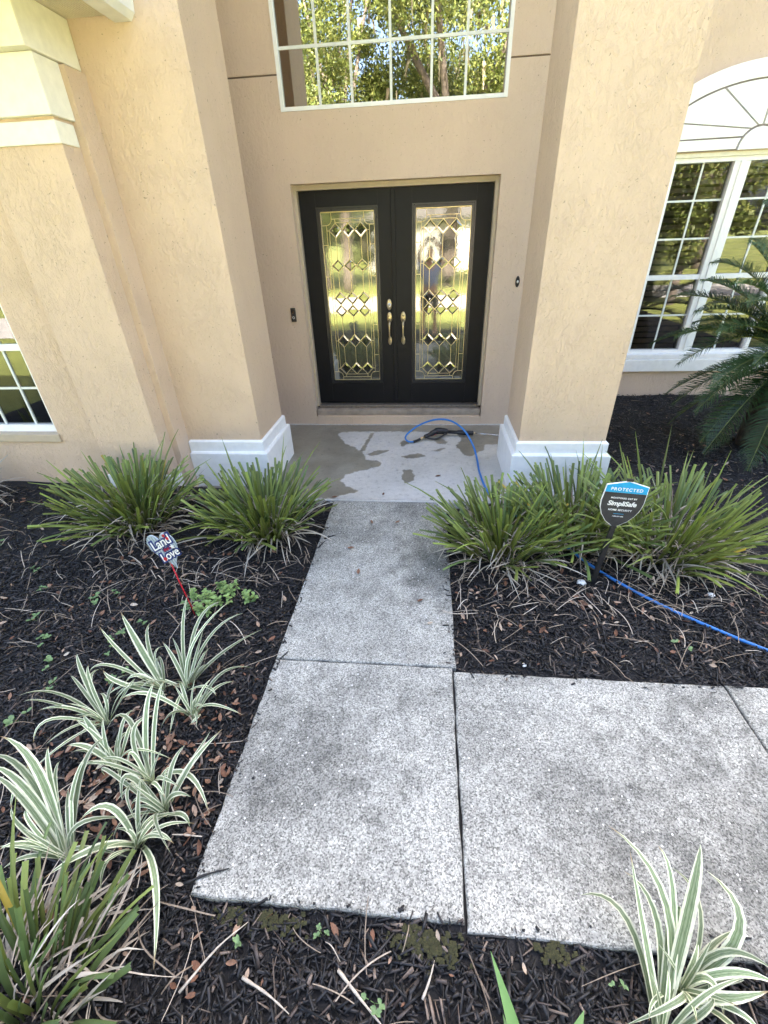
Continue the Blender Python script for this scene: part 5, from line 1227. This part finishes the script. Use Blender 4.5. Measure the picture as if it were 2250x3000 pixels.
# the photographer, mirrored in the right door
MT['shirt'] = plain('blue_shirt', (0.20, 0.25, 0.42), 0.8, var=0.1); MT['skin'] = plain('skin', (0.42, 0.25, 0.17), 0.55, var=0.06)
MT['shorts'] = plain('dark_shorts', (0.05, 0.045, 0.04), 0.85, var=0.15); MT['hair'] = plain('dark_hair', (0.03, 0.022, 0.018), 0.6, var=0.3); MT['shoe'] = plain('shoe', (0.10, 0.10, 0.11), 0.6)
person = empty('person', (0.0, -0.34, -0.03), 'person in a blue shirt holding a phone up, mirrored in the right door', 'person')
def skin(name, verts, edges, root, mat_idx, lvl=2):
    me = bpy.data.meshes.new(name); me.from_pydata([v[:3] for v in verts], edges, [])
    o = bpy.data.objects.new(name, me); COL.objects.link(o); setpar(o, person)
    sm = o.modifiers.new('skin', 'SKIN'); sm.use_smooth_shade = True
    for i, v in enumerate(verts):
        me.skin_vertices[0].data[i].radius = (v[3], v[4] if len(v) > 4 else v[3]); me.skin_vertices[0].data[i].use_root = (i == root)
    ss = o.modifiers.new('sub', 'SUBSURF'); ss.levels = lvl; ss.render_levels = lvl
    me.materials.append(mat_idx); return o
PY = -0.36
bv = [(0,PY,.93,.155,.115),(0,PY,1.10,.145,.11),(0,PY,1.28,.165,.12),(0,PY,1.40,.11,.09),(0,PY+.01,1.48,.055),(0,PY+.02,1.58,.075,.092),(0,PY+.02,1.68,.06,.075),
      (-.19,PY,1.385,.062),(-.25,PY+.06,1.50,.046),(-.20,PY+.20,1.68,.036),(-.075,PY+.30,1.80,.028),(.19,PY,1.385,.062),(.25,PY+.06,1.50,.046),(.20,PY+.20,1.68,.036),(.075,PY+.30,1.80,.028),
      (-.10,PY,.84,.095),(-.12,PY+.01,.47,.062),(-.13,PY-.03,.08,.042),(-.14,PY+.10,.03,.04),(.10,PY,.84,.095),(.12,PY+.01,.47,.062),(.13,PY-.03,.08,.042),(.14,PY+.10,.03,.04)]
be = [(0,1),(1,2),(2,3),(3,4),(4,5),(5,6),(2,7),(7,8),(8,9),(9,10),(2,11),(11,12),(12,13),(13,14),(0,15),(15,16),(16,17),(17,18),(0,19),(19,20),(20,21),(21,22)]
skin('body', bv, be, 0, MT['skin'])
skin('shirt', [(0,PY,.90,.175,.135),(0,PY,1.10,.162,.128),(0,PY,1.28,.182,.136),(0,PY,1.41,.115,.10),(-.19,PY,1.39,.078),(-.245,PY+.055,1.49,.062),(.19,PY,1.39,.078),(.245,PY+.055,1.49,.062)], [(0,1),(1,2),(2,3),(2,4),(4,5),(2,6),(6,7)], 0, MT['shirt'])
skin('shorts', [(0,PY,.93,.165,.13),(-.105,PY,.80,.115),(-.12,PY+.01,.50,.092),(.105,PY,.80,.115),(.12,PY+.01,.50,.092)], [(0,1),(1,2),(0,3),(3,4)], 0, MT['shorts'])
skin('hair', [(0,PY-.012,1.64,.078,.09),(0,PY,1.715,.062,.08)], [(0,1)], 0, MT['hair'])
for s_ in (-1, 1):
    bm = bmesh.new()
    for k in range(4):                                  # fingers wrapped round the phone edge
        z_ = 1.815+.019*k; add_tube(bm, catmull([(s_*.072, PY+.30, 1.805), (s_*.088, PY+.325, z_), (s_*.08, PY+.342, z_+.006), (s_*.062, PY+.346, z_+.008)], 3), .0075, 6)
    add_tube(bm, catmull([(s_*.066, PY+.295, 1.80), (s_*.05, PY+.30, 1.83), (s_*.035, PY+.318, 1.85)], 3), .009, 6)
    bm_obj('fingers', bm, MT['skin'], person, True)
ph = empty('phone', (0, -0.03, 1.80), 'phone held up by the photographer, mirrored in the right door', 'phone')
box('phone_body', -.077, .077, -.034, -.026, 1.80, 1.876, MT['black_plastic'], ph, bev=.003)
